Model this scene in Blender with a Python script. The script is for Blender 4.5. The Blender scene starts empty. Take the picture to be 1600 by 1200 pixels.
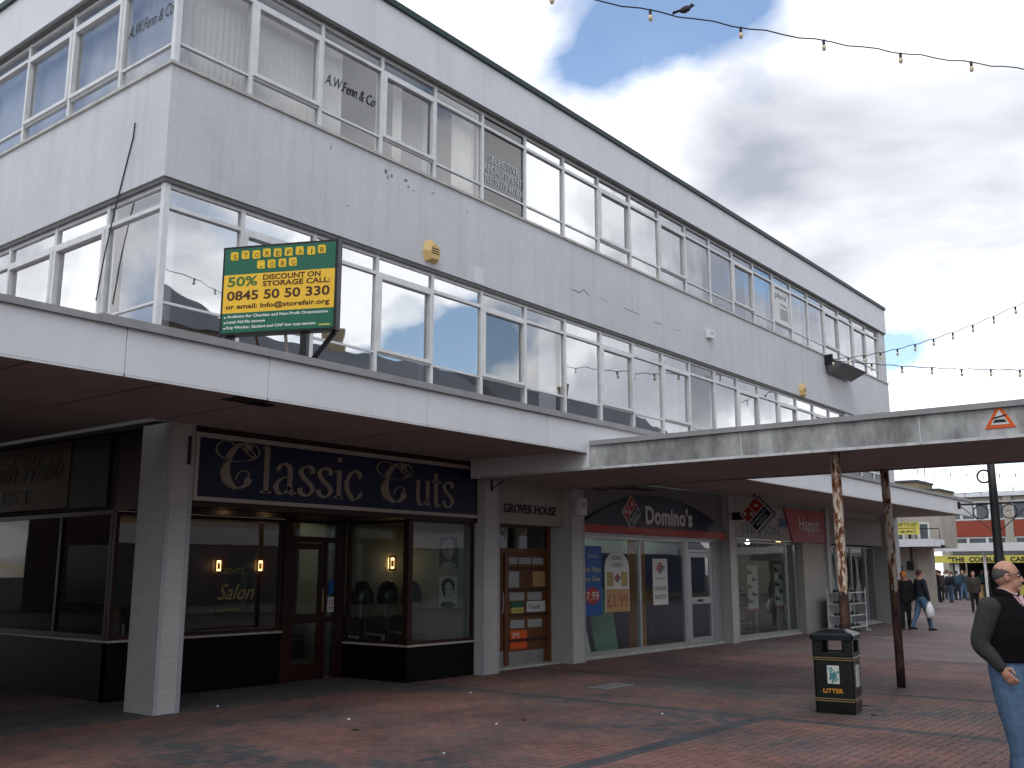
import bpy, bmesh, random
from math import *
from mathutils import Vector, Matrix, noise as mnoise
RND = random.Random(11)
S = bpy.context.scene
COL = S.collection
# ------------------------------------------------------------------ camera
F_PX, HORIZON, HEAD, EYE = 1539.0, 893.0, 0.669, 1.65      # focal length and horizon of the 1600 px photograph, heading from +X
PITCH = atan((HORIZON-600)/F_PX)
cam = bpy.data.cameras.new('camera'); camo = bpy.data.objects.new('camera', cam); COL.objects.link(camo)
cam.sensor_width = 36; cam.lens = F_PX/1600*36; cam.clip_start = .05; cam.clip_end = 3000
camo.location = (0, 0, EYE); camo.rotation_euler = (pi/2+PITCH, 0, HEAD-pi/2)
S.camera = camo
# ------------------------------------------------------------------ sky
W = bpy.data.worlds.new('World'); S.world = W; W.use_nodes = True
nt = W.node_tree; nt.nodes.clear()
def N(t, tree=None, **kw):
    n = (tree or nt).nodes.new(t)
    for k, v in kw.items():
        if k.startswith('i_'): n.inputs[k[2:].replace('_', ' ')].default_value = v
        else: setattr(n, k, v)
    return n
SUN_EL, SUN_AZ = radians(56), radians(215)       # azimuth of the sun measured from +X toward +Y
sky = N('ShaderNodeTexSky', sky_type='NISHITA', sun_disc=False, sun_elevation=SUN_EL, sun_rotation=pi/2-SUN_AZ, air_density=1.15, dust_density=.0, ozone_density=3.0)
bg1 = N('ShaderNodeBackground'); bg1.inputs['Strength'].default_value = .15
bg2 = N('ShaderNodeBackground'); bg2.inputs['Strength'].default_value = 1.0
tc = N('ShaderNodeTexCoord'); sep = N('ShaderNodeSeparateXYZ')
L = nt.links.new
L(tc.outputs['Generated'], sep.inputs[0])
mx = N('ShaderNodeMath', operation='MAXIMUM'); mx.inputs[1].default_value = 0.0; L(sep.outputs['Z'], mx.inputs[0])
ad = N('ShaderNodeMath', operation='ADD'); ad.inputs[1].default_value = .28; L(mx.outputs[0], ad.inputs[0])
dx = N('ShaderNodeMath', operation='DIVIDE'); dy = N('ShaderNodeMath', operation='DIVIDE')
L(sep.outputs['X'], dx.inputs[0]); L(ad.outputs[0], dx.inputs[1]); L(sep.outputs['Y'], dy.inputs[0]); L(ad.outputs[0], dy.inputs[1])
cmb = N('ShaderNodeCombineXYZ'); L(dx.outputs[0], cmb.inputs[0]); L(dy.outputs[0], cmb.inputs[1])
mp = N('ShaderNodeMapping'); mp.inputs['Location'].default_value = (23.881, 28.217, 0); L(cmb.outputs[0], mp.inputs[0])
n1 = N('ShaderNodeTexNoise', i_Scale=1.6, i_Detail=9.0, i_Roughness=.47, i_Distortion=.15); L(mp.outputs[0], n1.inputs['Vector'])
r1 = N('ShaderNodeValToRGB'); r1.color_ramp.elements[0].position = .418; r1.color_ramp.elements[1].position = .478; r1.color_ramp.elements[0].color = (.05, .05, .05, 1)
L(n1.outputs['Fac'], r1.inputs[0])
n2 = N('ShaderNodeTexNoise', i_Scale=1.5, i_Detail=6.0, i_Roughness=.5, i_Distortion=.3)
mp2 = N('ShaderNodeMapping'); mp2.inputs['Location'].default_value = (7.1, 4.4, 2.0); L(cmb.outputs[0], mp2.inputs[0]); L(mp2.outputs[0], n2.inputs['Vector'])
r2 = N('ShaderNodeValToRGB'); e = r2.color_ramp.elements
e[0].position = .36; e[0].color = (.36, .385, .45, 1); e[1].position = .60; e[1].color = (1.5, 1.5, 1.5, 1)
em = e.new(.475); em.color = (.70, .72, .78, 1)
L(n2.outputs['Fac'], r2.inputs[0]); L(r2.outputs[0], bg2.inputs['Color']); L(sky.outputs[0], bg1.inputs['Color'])
mix = N('ShaderNodeMixShader'); L(r1.outputs[0], mix.inputs[0]); L(bg1.outputs[0], mix.inputs[1]); L(bg2.outputs[0], mix.inputs[2])
wo = N('ShaderNodeOutputWorld'); L(mix.outputs[0], wo.inputs[0])
# ------------------------------------------------------------------ sun (veiled by cloud)
sl = bpy.data.lights.new('sun', 'SUN'); sl.energy = .7; sl.angle = radians(24); sl.color = (1, .96, .9)
so = bpy.data.objects.new('sun', sl); COL.objects.link(so)
sd = Vector((cos(SUN_AZ)*cos(SUN_EL), sin(SUN_AZ)*cos(SUN_EL), sin(SUN_EL)))
so.rotation_euler = sd.to_track_quat('Z', 'Y').to_euler(); so.location = sd*60
S.view_settings.view_transform = 'Standard'; S.view_settings.look = 'None'; S.view_settings.gamma = 1
S.view_settings.exposure = 0.45; S.view_settings.use_curve_mapping = False
S.cycles.max_bounces = 7; S.cycles.transparent_max_bounces = 16; S.cycles.glossy_bounces = 3; S.cycles.diffuse_bounces = 3
S.cycles.sample_clamp_indirect = 6; S.cycles.caustics_reflective = False; S.cycles.caustics_refractive = False

# ------------------------------------------------------------------ photo pixel -> place (a direction; the plane gives the distance)
FWD = Vector((cos(HEAD)*cos(PITCH), sin(HEAD)*cos(PITCH), sin(PITCH))); RGT = Vector((sin(HEAD), -cos(HEAD), 0)); UPV = RGT.cross(FWD)
def ray(x, y): return FWD*F_PX + RGT*(x-800) - UPV*(y-600)
def on(x, y, ax, v):
    d = ray(x, y); t = (v-(0, 0, EYE)[ax])/d[ax]; return Vector((0, 0, EYE))+d*t
def deep(x, y, d): r = ray(x, y); return Vector((0, 0, EYE))+r*(d/F_PX)

# ------------------------------------------------------------------ materials
MAT = {}
def mat(name, col, rough=.6, var=.12, scale=4, bump=0, bscale=60, spec=.35, metal=0, streak=0, dirt=(.12, .11, .09), emit=None, tile=None, sat=0, patch=None):
    """procedural principled: base colour with uneven tone, optional run-down streaks, tile joints, peeling patches"""
    m = bpy.data.materials.new(name); m.use_nodes = True; t = m.node_tree; MAT[name] = m
    b = t.nodes['Principled BSDF']; l = t.links.new
    b.inputs['Roughness'].default_value = rough; b.inputs['Metallic'].default_value = metal; b.inputs['Specular IOR Level'].default_value = spec
    tcn = N('ShaderNodeTexCoord', t)
    co = tcn.outputs['Object']
    n = N('ShaderNodeTexNoise', t, i_Scale=scale, i_Detail=6.0, i_Roughness=.6); l(co, n.inputs['Vector'])
    mr = N('ShaderNodeMapRange', t); mr.inputs[1].default_value = .3; mr.inputs[2].default_value = .7; mr.inputs[3].default_value = 1-var; mr.inputs[4].default_value = 1+var*.6
    l(n.outputs['Fac'], mr.inputs[0])
    mm = N('ShaderNodeMix', t, data_type='RGBA', blend_type='MULTIPLY'); mm.inputs[0].default_value = 1
    mm.inputs[6].default_value = (*col, 1); l(mr.outputs[0], mm.inputs[7])
    out = mm.outputs[2]
    if patch:                                   # (colour, threshold, scale)
        pn = N('ShaderNodeTexNoise', t, i_Scale=patch[2], i_Detail=8.0, i_Roughness=.65); l(co, pn.inputs['Vector'])
        pr = N('ShaderNodeMapRange', t); pr.inputs[1].default_value = patch[1]; pr.inputs[2].default_value = patch[1]+(patch[3] if len(patch) > 3 else .03); l(pn.outputs['Fac'], pr.inputs[0])
        pm = N('ShaderNodeMix', t, data_type='RGBA'); l(pr.outputs[0], pm.inputs[0]); l(out, pm.inputs[6]); pm.inputs[7].default_value = (*patch[0], 1); out = pm.outputs[2]
    if streak:
        mpn = N('ShaderNodeMapping', t); mpn.inputs['Scale'].default_value = (2.6, 2.6, .16); l(co, mpn.inputs[0])
        sn = N('ShaderNodeTexNoise', t, i_Scale=1.6, i_Detail=7.0, i_Roughness=.68); l(mpn.outputs[0], sn.inputs['Vector'])
        sr = N('ShaderNodeMapRange', t); sr.inputs[1].default_value = .48; sr.inputs[2].default_value = .78; sr.inputs[4].default_value = streak; l(sn.outputs['Fac'], sr.inputs[0])
        sm = N('ShaderNodeMix', t, data_type='RGBA'); l(sr.outputs[0], sm.inputs[0]); l(out, sm.inputs[6]); sm.inputs[7].default_value = (*dirt, 1); out = sm.outputs[2]
    h = None
    if tile:                                    # (width, height, joint, joint colour)
        br = N('ShaderNodeTexBrick', t, offset=tile[4] if len(tile) > 4 else .5); br.inputs['Scale'].default_value = 1; br.inputs['Brick Width'].default_value = tile[0]; br.inputs['Row Height'].default_value = tile[1]
        br.inputs['Mortar Size'].default_value = tile[2]; br.inputs['Mortar Smooth'].default_value = .2
        br.inputs['Color1'].default_value = (1, 1, 1, 1); br.inputs['Color2'].default_value = (.93, .93, .93, 1); br.inputs['Mortar'].default_value = (*tile[3], 1)
        sp = N('ShaderNodeSeparateXYZ', t); l(co, sp.inputs[0]); sm2 = N('ShaderNodeMath', t, operation='ADD'); l(sp.outputs['X'], sm2.inputs[0]); l(sp.outputs['Y'], sm2.inputs[1])
        cb = N('ShaderNodeCombineXYZ', t); l(sm2.outputs[0], cb.inputs[0]); l(sp.outputs['Z'], cb.inputs[1]); l(cb.outputs[0], br.inputs['Vector'])
        tm = N('ShaderNodeMix', t, data_type='RGBA', blend_type='MULTIPLY'); tm.inputs[0].default_value = 1; l(out, tm.inputs[6]); l(br.outputs['Color'], tm.inputs[7]); out = tm.outputs[2]
        h = br.outputs['Fac']
    l(out, b.inputs['Base Color'])
    if bump:
        bn = N('ShaderNodeTexNoise', t, i_Scale=bscale, i_Detail=4.0); l(co, bn.inputs['Vector'])
        bp = N('ShaderNodeBump', t); bp.inputs['Strength'].default_value = bump; bp.inputs['Distance'].default_value = .01
        l(bn.outputs['Fac'], bp.inputs['Height']); l(bp.outputs[0], b.inputs['Normal'])
    rn = N('ShaderNodeMapRange', t); rn.inputs[3].default_value = max(.05, rough-.12); rn.inputs[4].default_value = min(1, rough+.12); l(n.outputs['Fac'], rn.inputs[0]); l(rn.outputs[0], b.inputs['Roughness'])
    if emit:
        b.inputs['Emission Color'].default_value = (*emit[0], 1); b.inputs['Emission Strength'].default_value = emit[1]
    return m
def glass(name, refl, tint=(.94, .945, .95), wob=.02, ior=1.5, dust=.06):
    m = bpy.data.materials.new(name); m.use_nodes = True; t = m.node_tree; MAT[name] = m; t.nodes.clear(); l = t.links.new
    o = N('ShaderNodeOutputMaterial', t); mxs = N('ShaderNodeMixShader', t); tr = N('ShaderNodeBsdfTransparent', t); tr.inputs[0].default_value = (*tint, 1)
    gl = N('ShaderNodeBsdfGlossy', t); gl.inputs['Roughness'].default_value = .012; gl.inputs['Color'].default_value = (.96, .98, 1, 1)
    fr = N('ShaderNodeFresnel', t); fr.inputs['IOR'].default_value = ior
    mr = N('ShaderNodeMapRange', t); mr.inputs[3].default_value = refl; mr.inputs[4].default_value = 1; l(fr.outputs[0], mr.inputs[0])
    tcn = N('ShaderNodeTexCoord', t); n = N('ShaderNodeTexNoise', t, i_Scale=1.1, i_Detail=1.0); l(tcn.outputs['Object'], n.inputs['Vector'])
    bp = N('ShaderNodeBump', t); bp.inputs['Strength'].default_value = wob; bp.inputs['Distance'].default_value = .25; l(n.outputs['Fac'], bp.inputs['Height']); l(bp.outputs[0], gl.inputs['Normal'])
    # dust film: a little diffuse
    df = N('ShaderNodeBsdfDiffuse', t); df.inputs[0].default_value = (.5, .5, .48, 1); m2 = N('ShaderNodeMixShader', t)
    dn = N('ShaderNodeTexNoise', t, i_Scale=2.2, i_Detail=6.0, i_Roughness=.7); l(tcn.outputs['Object'], dn.inputs['Vector'])
    dr = N('ShaderNodeMapRange', t); dr.inputs[1].default_value = .4; dr.inputs[2].default_value = .8; dr.inputs[3].default_value = .006; dr.inputs[4].default_value = dust; l(dn.outputs['Fac'], dr.inputs[0])
    # only the outer face of a pane mirrors
    gb = N('ShaderNodeNewGeometry', t); iv = N('ShaderNodeMath', t, operation='SUBTRACT'); iv.inputs[0].default_value = 1; l(gb.outputs['Backfacing'], iv.inputs[1])
    fm = N('ShaderNodeMath', t, operation='MULTIPLY'); l(mr.outputs[0], fm.inputs[0]); l(iv.outputs[0], fm.inputs[1])
    l(fm.outputs[0], mxs.inputs[0]); l(tr.outputs[0], mxs.inputs[1]); l(gl.outputs[0], mxs.inputs[2])
    l(dr.outputs[0], m2.inputs[0]); l(mxs.outputs[0], m2.inputs[1]); l(df.outputs[0], m2.inputs[2]); l(m2.outputs[0], o.inputs[0])
    return m
mat('mosaic', (.64, .65, .665), .6, .09, .7, streak=.34, dirt=(.33, .325, .32), tile=(.05, .025, .0022, (.80, .80, .80), 0))
mat('roof_fascia', (.68, .69, .71), .55, .06, 1.5, streak=.28, dirt=(.36, .36, .35), patch=((.42, .42, .42), .74, 5))
mat('white_panel', (.77, .78, .80), .5, .06, 1.3, streak=.16, dirt=(.42, .40, .38), patch=((.45, .42, .4), .765, 7))
mat('coping_green', (.022, .045, .038), .5, .2, 6)
mat('coping_grey', (.34, .34, .34), .6, .15, 3, streak=.25)
mat('soffit', (.44, .40, .38), .8, .18, .9, streak=0, patch=((.24, .205, .19), .66, 1.1, .12))
mat('stained_concrete', (.38, .39, .38), .8, .30, 1.3, bump=.12, bscale=30, streak=.75, dirt=(.20, .21, .20), patch=((.58, .59, .58), .50, 1.2, .3))
mat('white_paint', (.72, .73, .73), .45, .12, 5, streak=.25, dirt=(.36, .33, .28), patch=((.34, .31, .27), .70, 16))
mat('sill_stone', (.52, .51, .48), .7, .2, 5, streak=.3)
mat('drip', (.15, .155, .15), .7, .25, 6)
mat('room', (.42, .42, .42), .8, .12, .6)
mat('room_dark', (.05, .047, .045), .8, .2, .8)
mat('blind_cream', (.72, .70, .64), .7, .10, 2)
mat('blind_grey', (.52, .53, .58), .7, .12, 2)
mat('tile_white', (.52, .515, .50), .4, .07, 2.5, streak=.2, dirt=(.36, .34, .31), tile=(.30, .072, .0028, (.82, .81, .79)))
mat('tile_trim', (.40, .40, .42), .5, .12, 4)
mat('maroon', (.032, .010, .008), .35, .25, 5)
mat('black_tile', (.005, .005, .006), .4, .3, 3, spec=.12, tile=(.3, .24, .004, (.4, .4, .4)))
mat('alu', (.50, .52, .54), .35, .1, 6, metal=.6)
mat('old_bead', (.62, .63, .63), .7, .25, 9, patch=((.30, .30, .29), .58, 7, .08)); mat('steel_plate', (.42, .43, .43), .35, .15, 5, metal=.7)
mat('navy', (.006, .010, .045), .35, .12, 2)
mat('gold_letter', (.29, .245, .19), .4, .12, 6)
mat('gilt', (.42, .32, .12), .4, .15, 6)
mat('cream_trim', (.45, .42, .37), .5, .1, 5)
mat('cream_wall', (.34, .35, .28), .75, .08, 1)
mat('shop_floor', (.16, .13, .11), .5, .2, 2)
mat('wood', (.17, .062, .022), .4, .3, 3, streak=.35, dirt=(.07, .024, .01))
mat('wood_dark', (.055, .020, .010), .4, .3, 3)
mat('black', (.012, .012, .013), .4, .2, 5)
mat('black_gloss', (.010, .010, .011), .2, .2, 5)
mat('iron', (.014, .014, .016), .45, .2, 8)
mat('paper', (.70, .71, .70), .7, .06, 3)
mat('paper_grey', (.40, .42, .42), .6, .1, 3)
mat('paper_tan', (.50, .32, .14), .6, .1, 3)
mat('orange_sign', (.78, .12, .015), .45, .08, 3)
mat('yellow', (.83, .55, .035), .45, .06, 3)
mat('sign_yellow', (.62, .55, .11), .5, .08, 3)
mat('amber_yellow', (.86, .52, .04), .4, .05, 3)
mat('sign_green', (.015, .13, .075), .4, .08, 3)
mat('text_green', (.05, .16, .04), .5, .05, 3)
mat('text_brown', (.07, .025, .012), .5, .05, 3)
mat('text_dark', (.02, .02, .022), .5, .05, 3)
mat('text_white', (.75, .76, .74), .5, .05, 3)
mat('text_pale', (.60, .62, .62), .5, .05, 3)
mat('red', (.46, .035, .028), .4, .08, 3)
mat('crimson', (.40, .065, .07), .45, .08, 3)
mat('blue', (.012, .04, .17), .4, .1, 3)
mat('poster_blue', (.01, .10, .38), .4, .08, 3)
mat('purple_wall', (.045, .045, .15), .6, .1, 2)
mat('orange_wall', (.48, .20, .05), .6, .1, 2)
mat('sign_brown', (.07, .030, .010), .5, .15, 3); mat('sign_dark_green', (.004, .015, .010), .5, .15, 3)
mat('green_card', (.14, .34, .22), .5, .12, 3)
mat('pale_green', (.55, .68, .58), .6, .08, 2); mat('teal', (.06, .22, .25), .5, .1, 3)
mat('cream_board', (.40, .385, .345), .55, .1, 2, streak=.2)
mat('board_grey', (.30, .285, .265), .6, .1, 2, streak=.2)
mat('board_dark', (.20, .205, .20), .6, .12, 2); mat('door_yellow', (.50, .46, .30), .6, .08, 2)
mat('alarm_yellow', (.62, .43, .17), .45, .1, 6)
mat('box_white', (.74, .76, .78), .4, .05, 6)
mat('box_grey', (.10, .105, .11), .45, .15, 5)
mat('bin_green', (.007, .010, .0095), .3, .2, 6)
mat('bin_gold', (.26, .19, .08), .4, .15, 20)
mat('bin_orange', (.70, .30, .03), .4, .1, 10)
mat('emblem', (.58, .62, .56), .4, .15, 30)
mat('lamp_glow', (1, .6, .25), .5, .05, 5, emit=((1, .60, .24), 3.5))
mat('spot_glow', (1, .95, .85), .5, .05, 5, emit=((1, .93, .8), 14))
mat('tube_glow', (.9, .95, .9), .5, .05, 5, emit=((.90, 1, .92), 3.0))
mat('trough_glow', (.9, .9, .8), .5, .05, 5, emit=((1, .9, .7), .5))
mat('lamp_frame', (.07, .02, .012), .4, .2, 8)
mat('bulb', (.72, .60, .42), .15, .1, 20)
mat('cable', (.025, .03, .032), .5, .15, 10)
mat('concrete_far', (.42, .38, .32), .8, .15, .8, streak=.25)
mat('brick_buff', (.33, .26, .15), .85, .2, 2, tile=(.24, .08, .008, (.7, .7, .7)))
mat('brick_dark', (.13, .085, .062), .85, .2, 2, tile=(.24, .08, .008, (.7, .7, .7)))
mat('panel_red', (.30, .055, .03), .6, .1, 1)
mat('far_glass', (.10, .12, .13), .12, .2, 1, spec=.8)
mat('slate', (.09, .095, .105), .7, .2, 1.2, bump=.2, bscale=8)
mat('render_grey', (.40, .40, .39), .85, .15, .6, streak=.3)
mat('skin', (.56, .29, .20), .5, .10, 14, spec=.4)
mat('hair_grey', (.10, .09, .085), .7, .3, 60, bump=.5, bscale=160)
def hair_mat():
    m = MAT['hair_grey']; t = m.node_tree; l = t.links.new; b = t.nodes['Principled BSDF']; o = t.nodes['Material Output']
    a = N('ShaderNodeAttribute', t, attribute_name='dens'); tcn = N('ShaderNodeTexCoord', t); n = N('ShaderNodeTexNoise', t, i_Scale=170.0, i_Detail=3.0); l(tcn.outputs['Object'], n.inputs['Vector'])
    ad = N('ShaderNodeMath', t, operation='MULTIPLY_ADD'); ad.inputs[1].default_value = 1.0; l(a.outputs['Fac'], ad.inputs[0]); l(n.outputs['Fac'], ad.inputs[2])
    mr = N('ShaderNodeMapRange', t); mr.inputs[1].default_value = .62; mr.inputs[2].default_value = 1.1; l(ad.outputs[0], mr.inputs[0])
    tr = N('ShaderNodeBsdfTransparent', t); mxs = N('ShaderNodeMixShader', t); l(mr.outputs[0], mxs.inputs[0]); l(tr.outputs[0], mxs.inputs[1]); l(b.outputs[0], mxs.inputs[2]); l(mxs.outputs[0], o.inputs['Surface'])
hair_mat()
mat('hair_brown', (.06, .035, .02), .7, .3, 60)
mat('fleece', (.008, .008, .009), .95, .25, 30, bump=.5, bscale=220, spec=.1)
mat('sleeve_grey', (.045, .047, .045), .9, .2, 20, bump=.9, bscale=16, spec=.15)
mat('denim', (.10, .17, .27), .85, .22, 9, bump=.9, bscale=14, spec=.15, patch=((.15, .225, .33), .52, 4, .25))
mat('shirt_pink', (.62, .40, .40), .8, .1, 10)
mat('shoe', (.02, .017, .015), .45, .2, 10)
mat('cloth_black', (.012, .012, .014), .85, .2, 8)
mat('cloth_navy', (.022, .026, .042), .85, .2, 8)
mat('cloth_brown', (.05, .04, .032), .85, .2, 8)
mat('cloth_orange', (.62, .20, .04), .8, .15, 8)
mat('cloth_white', (.68, .69, .72), .8, .08, 8)
mat('cloth_teal', (.03, .075, .10), .85, .2, 8)
mat('cloth_pink', (.55, .10, .22), .8, .1, 8)
mat('plastic_white', (.74, .76, .79), .4, .08, 9)
mat('feather', (.03, .03, .035), .6, .2, 30)
mat('mortar', (.085, .07, .065), .95, .2, 10)
glass('glass_clear', .10); glass('glass_film', .46); glass('glass_mid', .20); glass('glass_shop', .03, (.84, .89, .87), .008, dust=.02); glass('glass_side', .0, (.25, .26, .26), .006, 1.22, dust=.008); glass('glass_dark', .04, (.42, .44, .44), .01, dust=.02)

def fascia_mat():
    m = MAT['stained_concrete']; t = m.node_tree; l = t.links.new; b = t.nodes['Principled BSDF']; src = b.inputs['Base Color'].links[0].from_socket
    g = N('ShaderNodeNewGeometry', t); mp_ = N('ShaderNodeMapping', t); mp_.inputs['Scale'].default_value = (1, 2.2, .9); l(g.outputs['Position'], mp_.inputs[0])
    n = N('ShaderNodeTexNoise', t, i_Scale=1.6, i_Detail=8.0, i_Roughness=.68); l(mp_.outputs[0], n.inputs['Vector'])
    r = N('ShaderNodeMapRange', t); r.inputs[1].default_value = .36; r.inputs[2].default_value = .66; r.inputs[3].default_value = .58; r.inputs[4].default_value = 1.32; l(n.outputs['Fac'], r.inputs[0])
    mm = N('ShaderNodeMix', t, data_type='RGBA', blend_type='MULTIPLY'); mm.inputs[0].default_value = 1; l(src, mm.inputs[6]); l(r.outputs[0], mm.inputs[7]); l(mm.outputs[2], b.inputs['Base Color'])
fascia_mat()
def rust_mat():
    m = bpy.data.materials.new('rusty_post'); m.use_nodes = True; t = m.node_tree; MAT['rusty_post'] = m; l = t.links.new; b = t.nodes['Principled BSDF']
    tcn = N('ShaderNodeTexCoord', t); mpn = N('ShaderNodeMapping', t); mpn.inputs['Scale'].default_value = (1, 1, .35); l(tcn.outputs['Object'], mpn.inputs[0])
    n = N('ShaderNodeTexNoise', t, i_Scale=14.0, i_Detail=8.0, i_Roughness=.7); l(mpn.outputs[0], n.inputs['Vector'])
    r = N('ShaderNodeValToRGB', t); e = r.color_ramp.elements; e[0].position = .36; e[0].color = (.045, .016, .010, 1); e[1].position = .53; e[1].color = (.60, .54, .45, 1)
    k = e.new(.44); k.color = (.10, .032, .014, 1); k = e.new(.48); k.color = (.33, .13, .05, 1)
    sp = N('ShaderNodeSeparateXYZ', t); l(tcn.outputs['Object'], sp.inputs[0])
    # the lower part of each post has been painted brown; the edge of that coat is ragged
    ad = N('ShaderNodeMath', t, operation='MULTIPLY_ADD'); ad.inputs[1].default_value = .5; l(n.outputs['Fac'], ad.inputs[0]); l(sp.outputs['Z'], ad.inputs[2])
    mr = N('ShaderNodeMapRange', t); mr.inputs[1].default_value = 1.62; mr.inputs[2].default_value = 1.66; l(ad.outputs[0], mr.inputs[0])
    mxc = N('ShaderNodeMix', t, data_type='RGBA'); l(n.outputs['Fac'], r.inputs[0]); l(mr.outputs[0], mxc.inputs[0]); l(r.outputs[0], mxc.inputs[7])
    r3 = N('ShaderNodeValToRGB', t); e = r3.color_ramp.elements; e[0].position = .42; e[0].color = (.022, .010, .009, 1); e[1].position = .72; e[1].color = (.16, .075, .05, 1); l(n.outputs['Fac'], r3.inputs[0])
    l(r3.outputs[0], mxc.inputs[6]); l(mxc.outputs[2], b.inputs['Base Color']); b.inputs['Roughness'].default_value = .75
    bp = N('ShaderNodeBump', t); bp.inputs['Strength'].default_value = .5; bp.inputs['Distance'].default_value = .01; l(n.outputs['Fac'], bp.inputs['Height']); l(bp.outputs[0], b.inputs['Normal'])
rust_mat()
def paver_mat():
    m = bpy.data.materials.new('paver'); m.use_nodes = True; t = m.node_tree; MAT['paver'] = m; l = t.links.new; b = t.nodes['Principled BSDF']
    at = N('ShaderNodeAttribute', t, attribute_name='tone'); r = N('ShaderNodeValToRGB', t); r.color_ramp.interpolation = 'LINEAR'; e = r.color_ramp.elements
    e[0].position = 0; e[0].color = (.062, .066, .070, 1); e[1].position = 1; e[1].color = (.235, .118, .092, 1)
    for p, c in ((.18, (.080, .079, .080)), (.3, (.125, .090, .083)), (.6, (.170, .100, .086)), (.85, (.205, .110, .090))): k = e.new(p); k.color = (*c, 1)
    l(at.outputs['Fac'], r.inputs[0])
    g = N('ShaderNodeNewGeometry', t); n = N('ShaderNodeTexNoise', t, i_Scale=.9, i_Detail=7.0, i_Roughness=.65); l(g.outputs['Position'], n.inputs['Vector'])
    mr = N('ShaderNodeMapRange', t); mr.inputs[1].default_value = .35; mr.inputs[2].default_value = .68; mr.inputs[3].default_value = .70; mr.inputs[4].default_value = 1.18; l(n.outputs['Fac'], mr.inputs[0])
    mm = N('ShaderNodeMix', t, data_type='RGBA', blend_type='MULTIPLY'); mm.inputs[0].default_value = 1; l(r.outputs[0], mm.inputs[6]); l(mr.outputs[0], mm.inputs[7])
    n2 = N('ShaderNodeTexNoise', t, i_Scale=55.0, i_Detail=4.0); l(g.outputs['Position'], n2.inputs['Vector'])
    sp = N('ShaderNodeMapRange', t); sp.inputs[1].default_value = .68; sp.inputs[2].default_value = .76; sp.inputs[4].default_value = .35; l(n2.outputs['Fac'], sp.inputs[0])
    m3 = N('ShaderNodeMix', t, data_type='RGBA'); l(sp.outputs[0], m3.inputs[0]); l(mm.outputs[2], m3.inputs[6]); m3.inputs[7].default_value = (.05, .045, .045, 1)
    l(m3.outputs[2], b.inputs['Base Color'])
    b.inputs['Roughness'].default_value = .72; b.inputs['Specular IOR Level'].default_value = .35
    bp = N('ShaderNodeBump', t); bp.inputs['Strength'].default_value = .25; bp.inputs['Distance'].default_value = .004; l(n2.outputs['Fac'], bp.inputs['Height']); l(bp.outputs[0], b.inputs['Normal'])
paver_mat()
def far_paving_mat():
    m = bpy.data.materials.new('far_paving'); m.use_nodes = True; t = m.node_tree; MAT['far_paving'] = m; l = t.links.new; b = t.nodes['Principled BSDF']
    g = N('ShaderNodeNewGeometry', t); br = N('ShaderNodeTexBrick', t); l(g.outputs['Position'], br.inputs['Vector'])
    br.inputs['Scale'].default_value = 1; br.inputs['Brick Width'].default_value = .2; br.inputs['Row Height'].default_value = .1; br.inputs['Mortar Size'].default_value = .004
    br.inputs['Color1'].default_value = (.195, .125, .110, 1); br.inputs['Color2'].default_value = (.150, .108, .100, 1); br.inputs['Mortar'].default_value = (.06, .055, .052, 1)
    n = N('ShaderNodeTexNoise', t, i_Scale=.6, i_Detail=8.0, i_Roughness=.65); l(g.outputs['Position'], n.inputs['Vector'])
    mr = N('ShaderNodeMapRange', t); mr.inputs[1].default_value = .35; mr.inputs[2].default_value = .68; mr.inputs[3].default_value = .74; mr.inputs[4].default_value = 1.2; l(n.outputs['Fac'], mr.inputs[0])
    mm = N('ShaderNodeMix', t, data_type='RGBA', blend_type='MULTIPLY'); mm.inputs[0].default_value = 1; l(br.outputs[0], mm.inputs[6]); l(mr.outputs[0], mm.inputs[7]); l(mm.outputs[2], b.inputs['Base Color'])
    b.inputs['Roughness'].default_value = .7
far_paving_mat()

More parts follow.
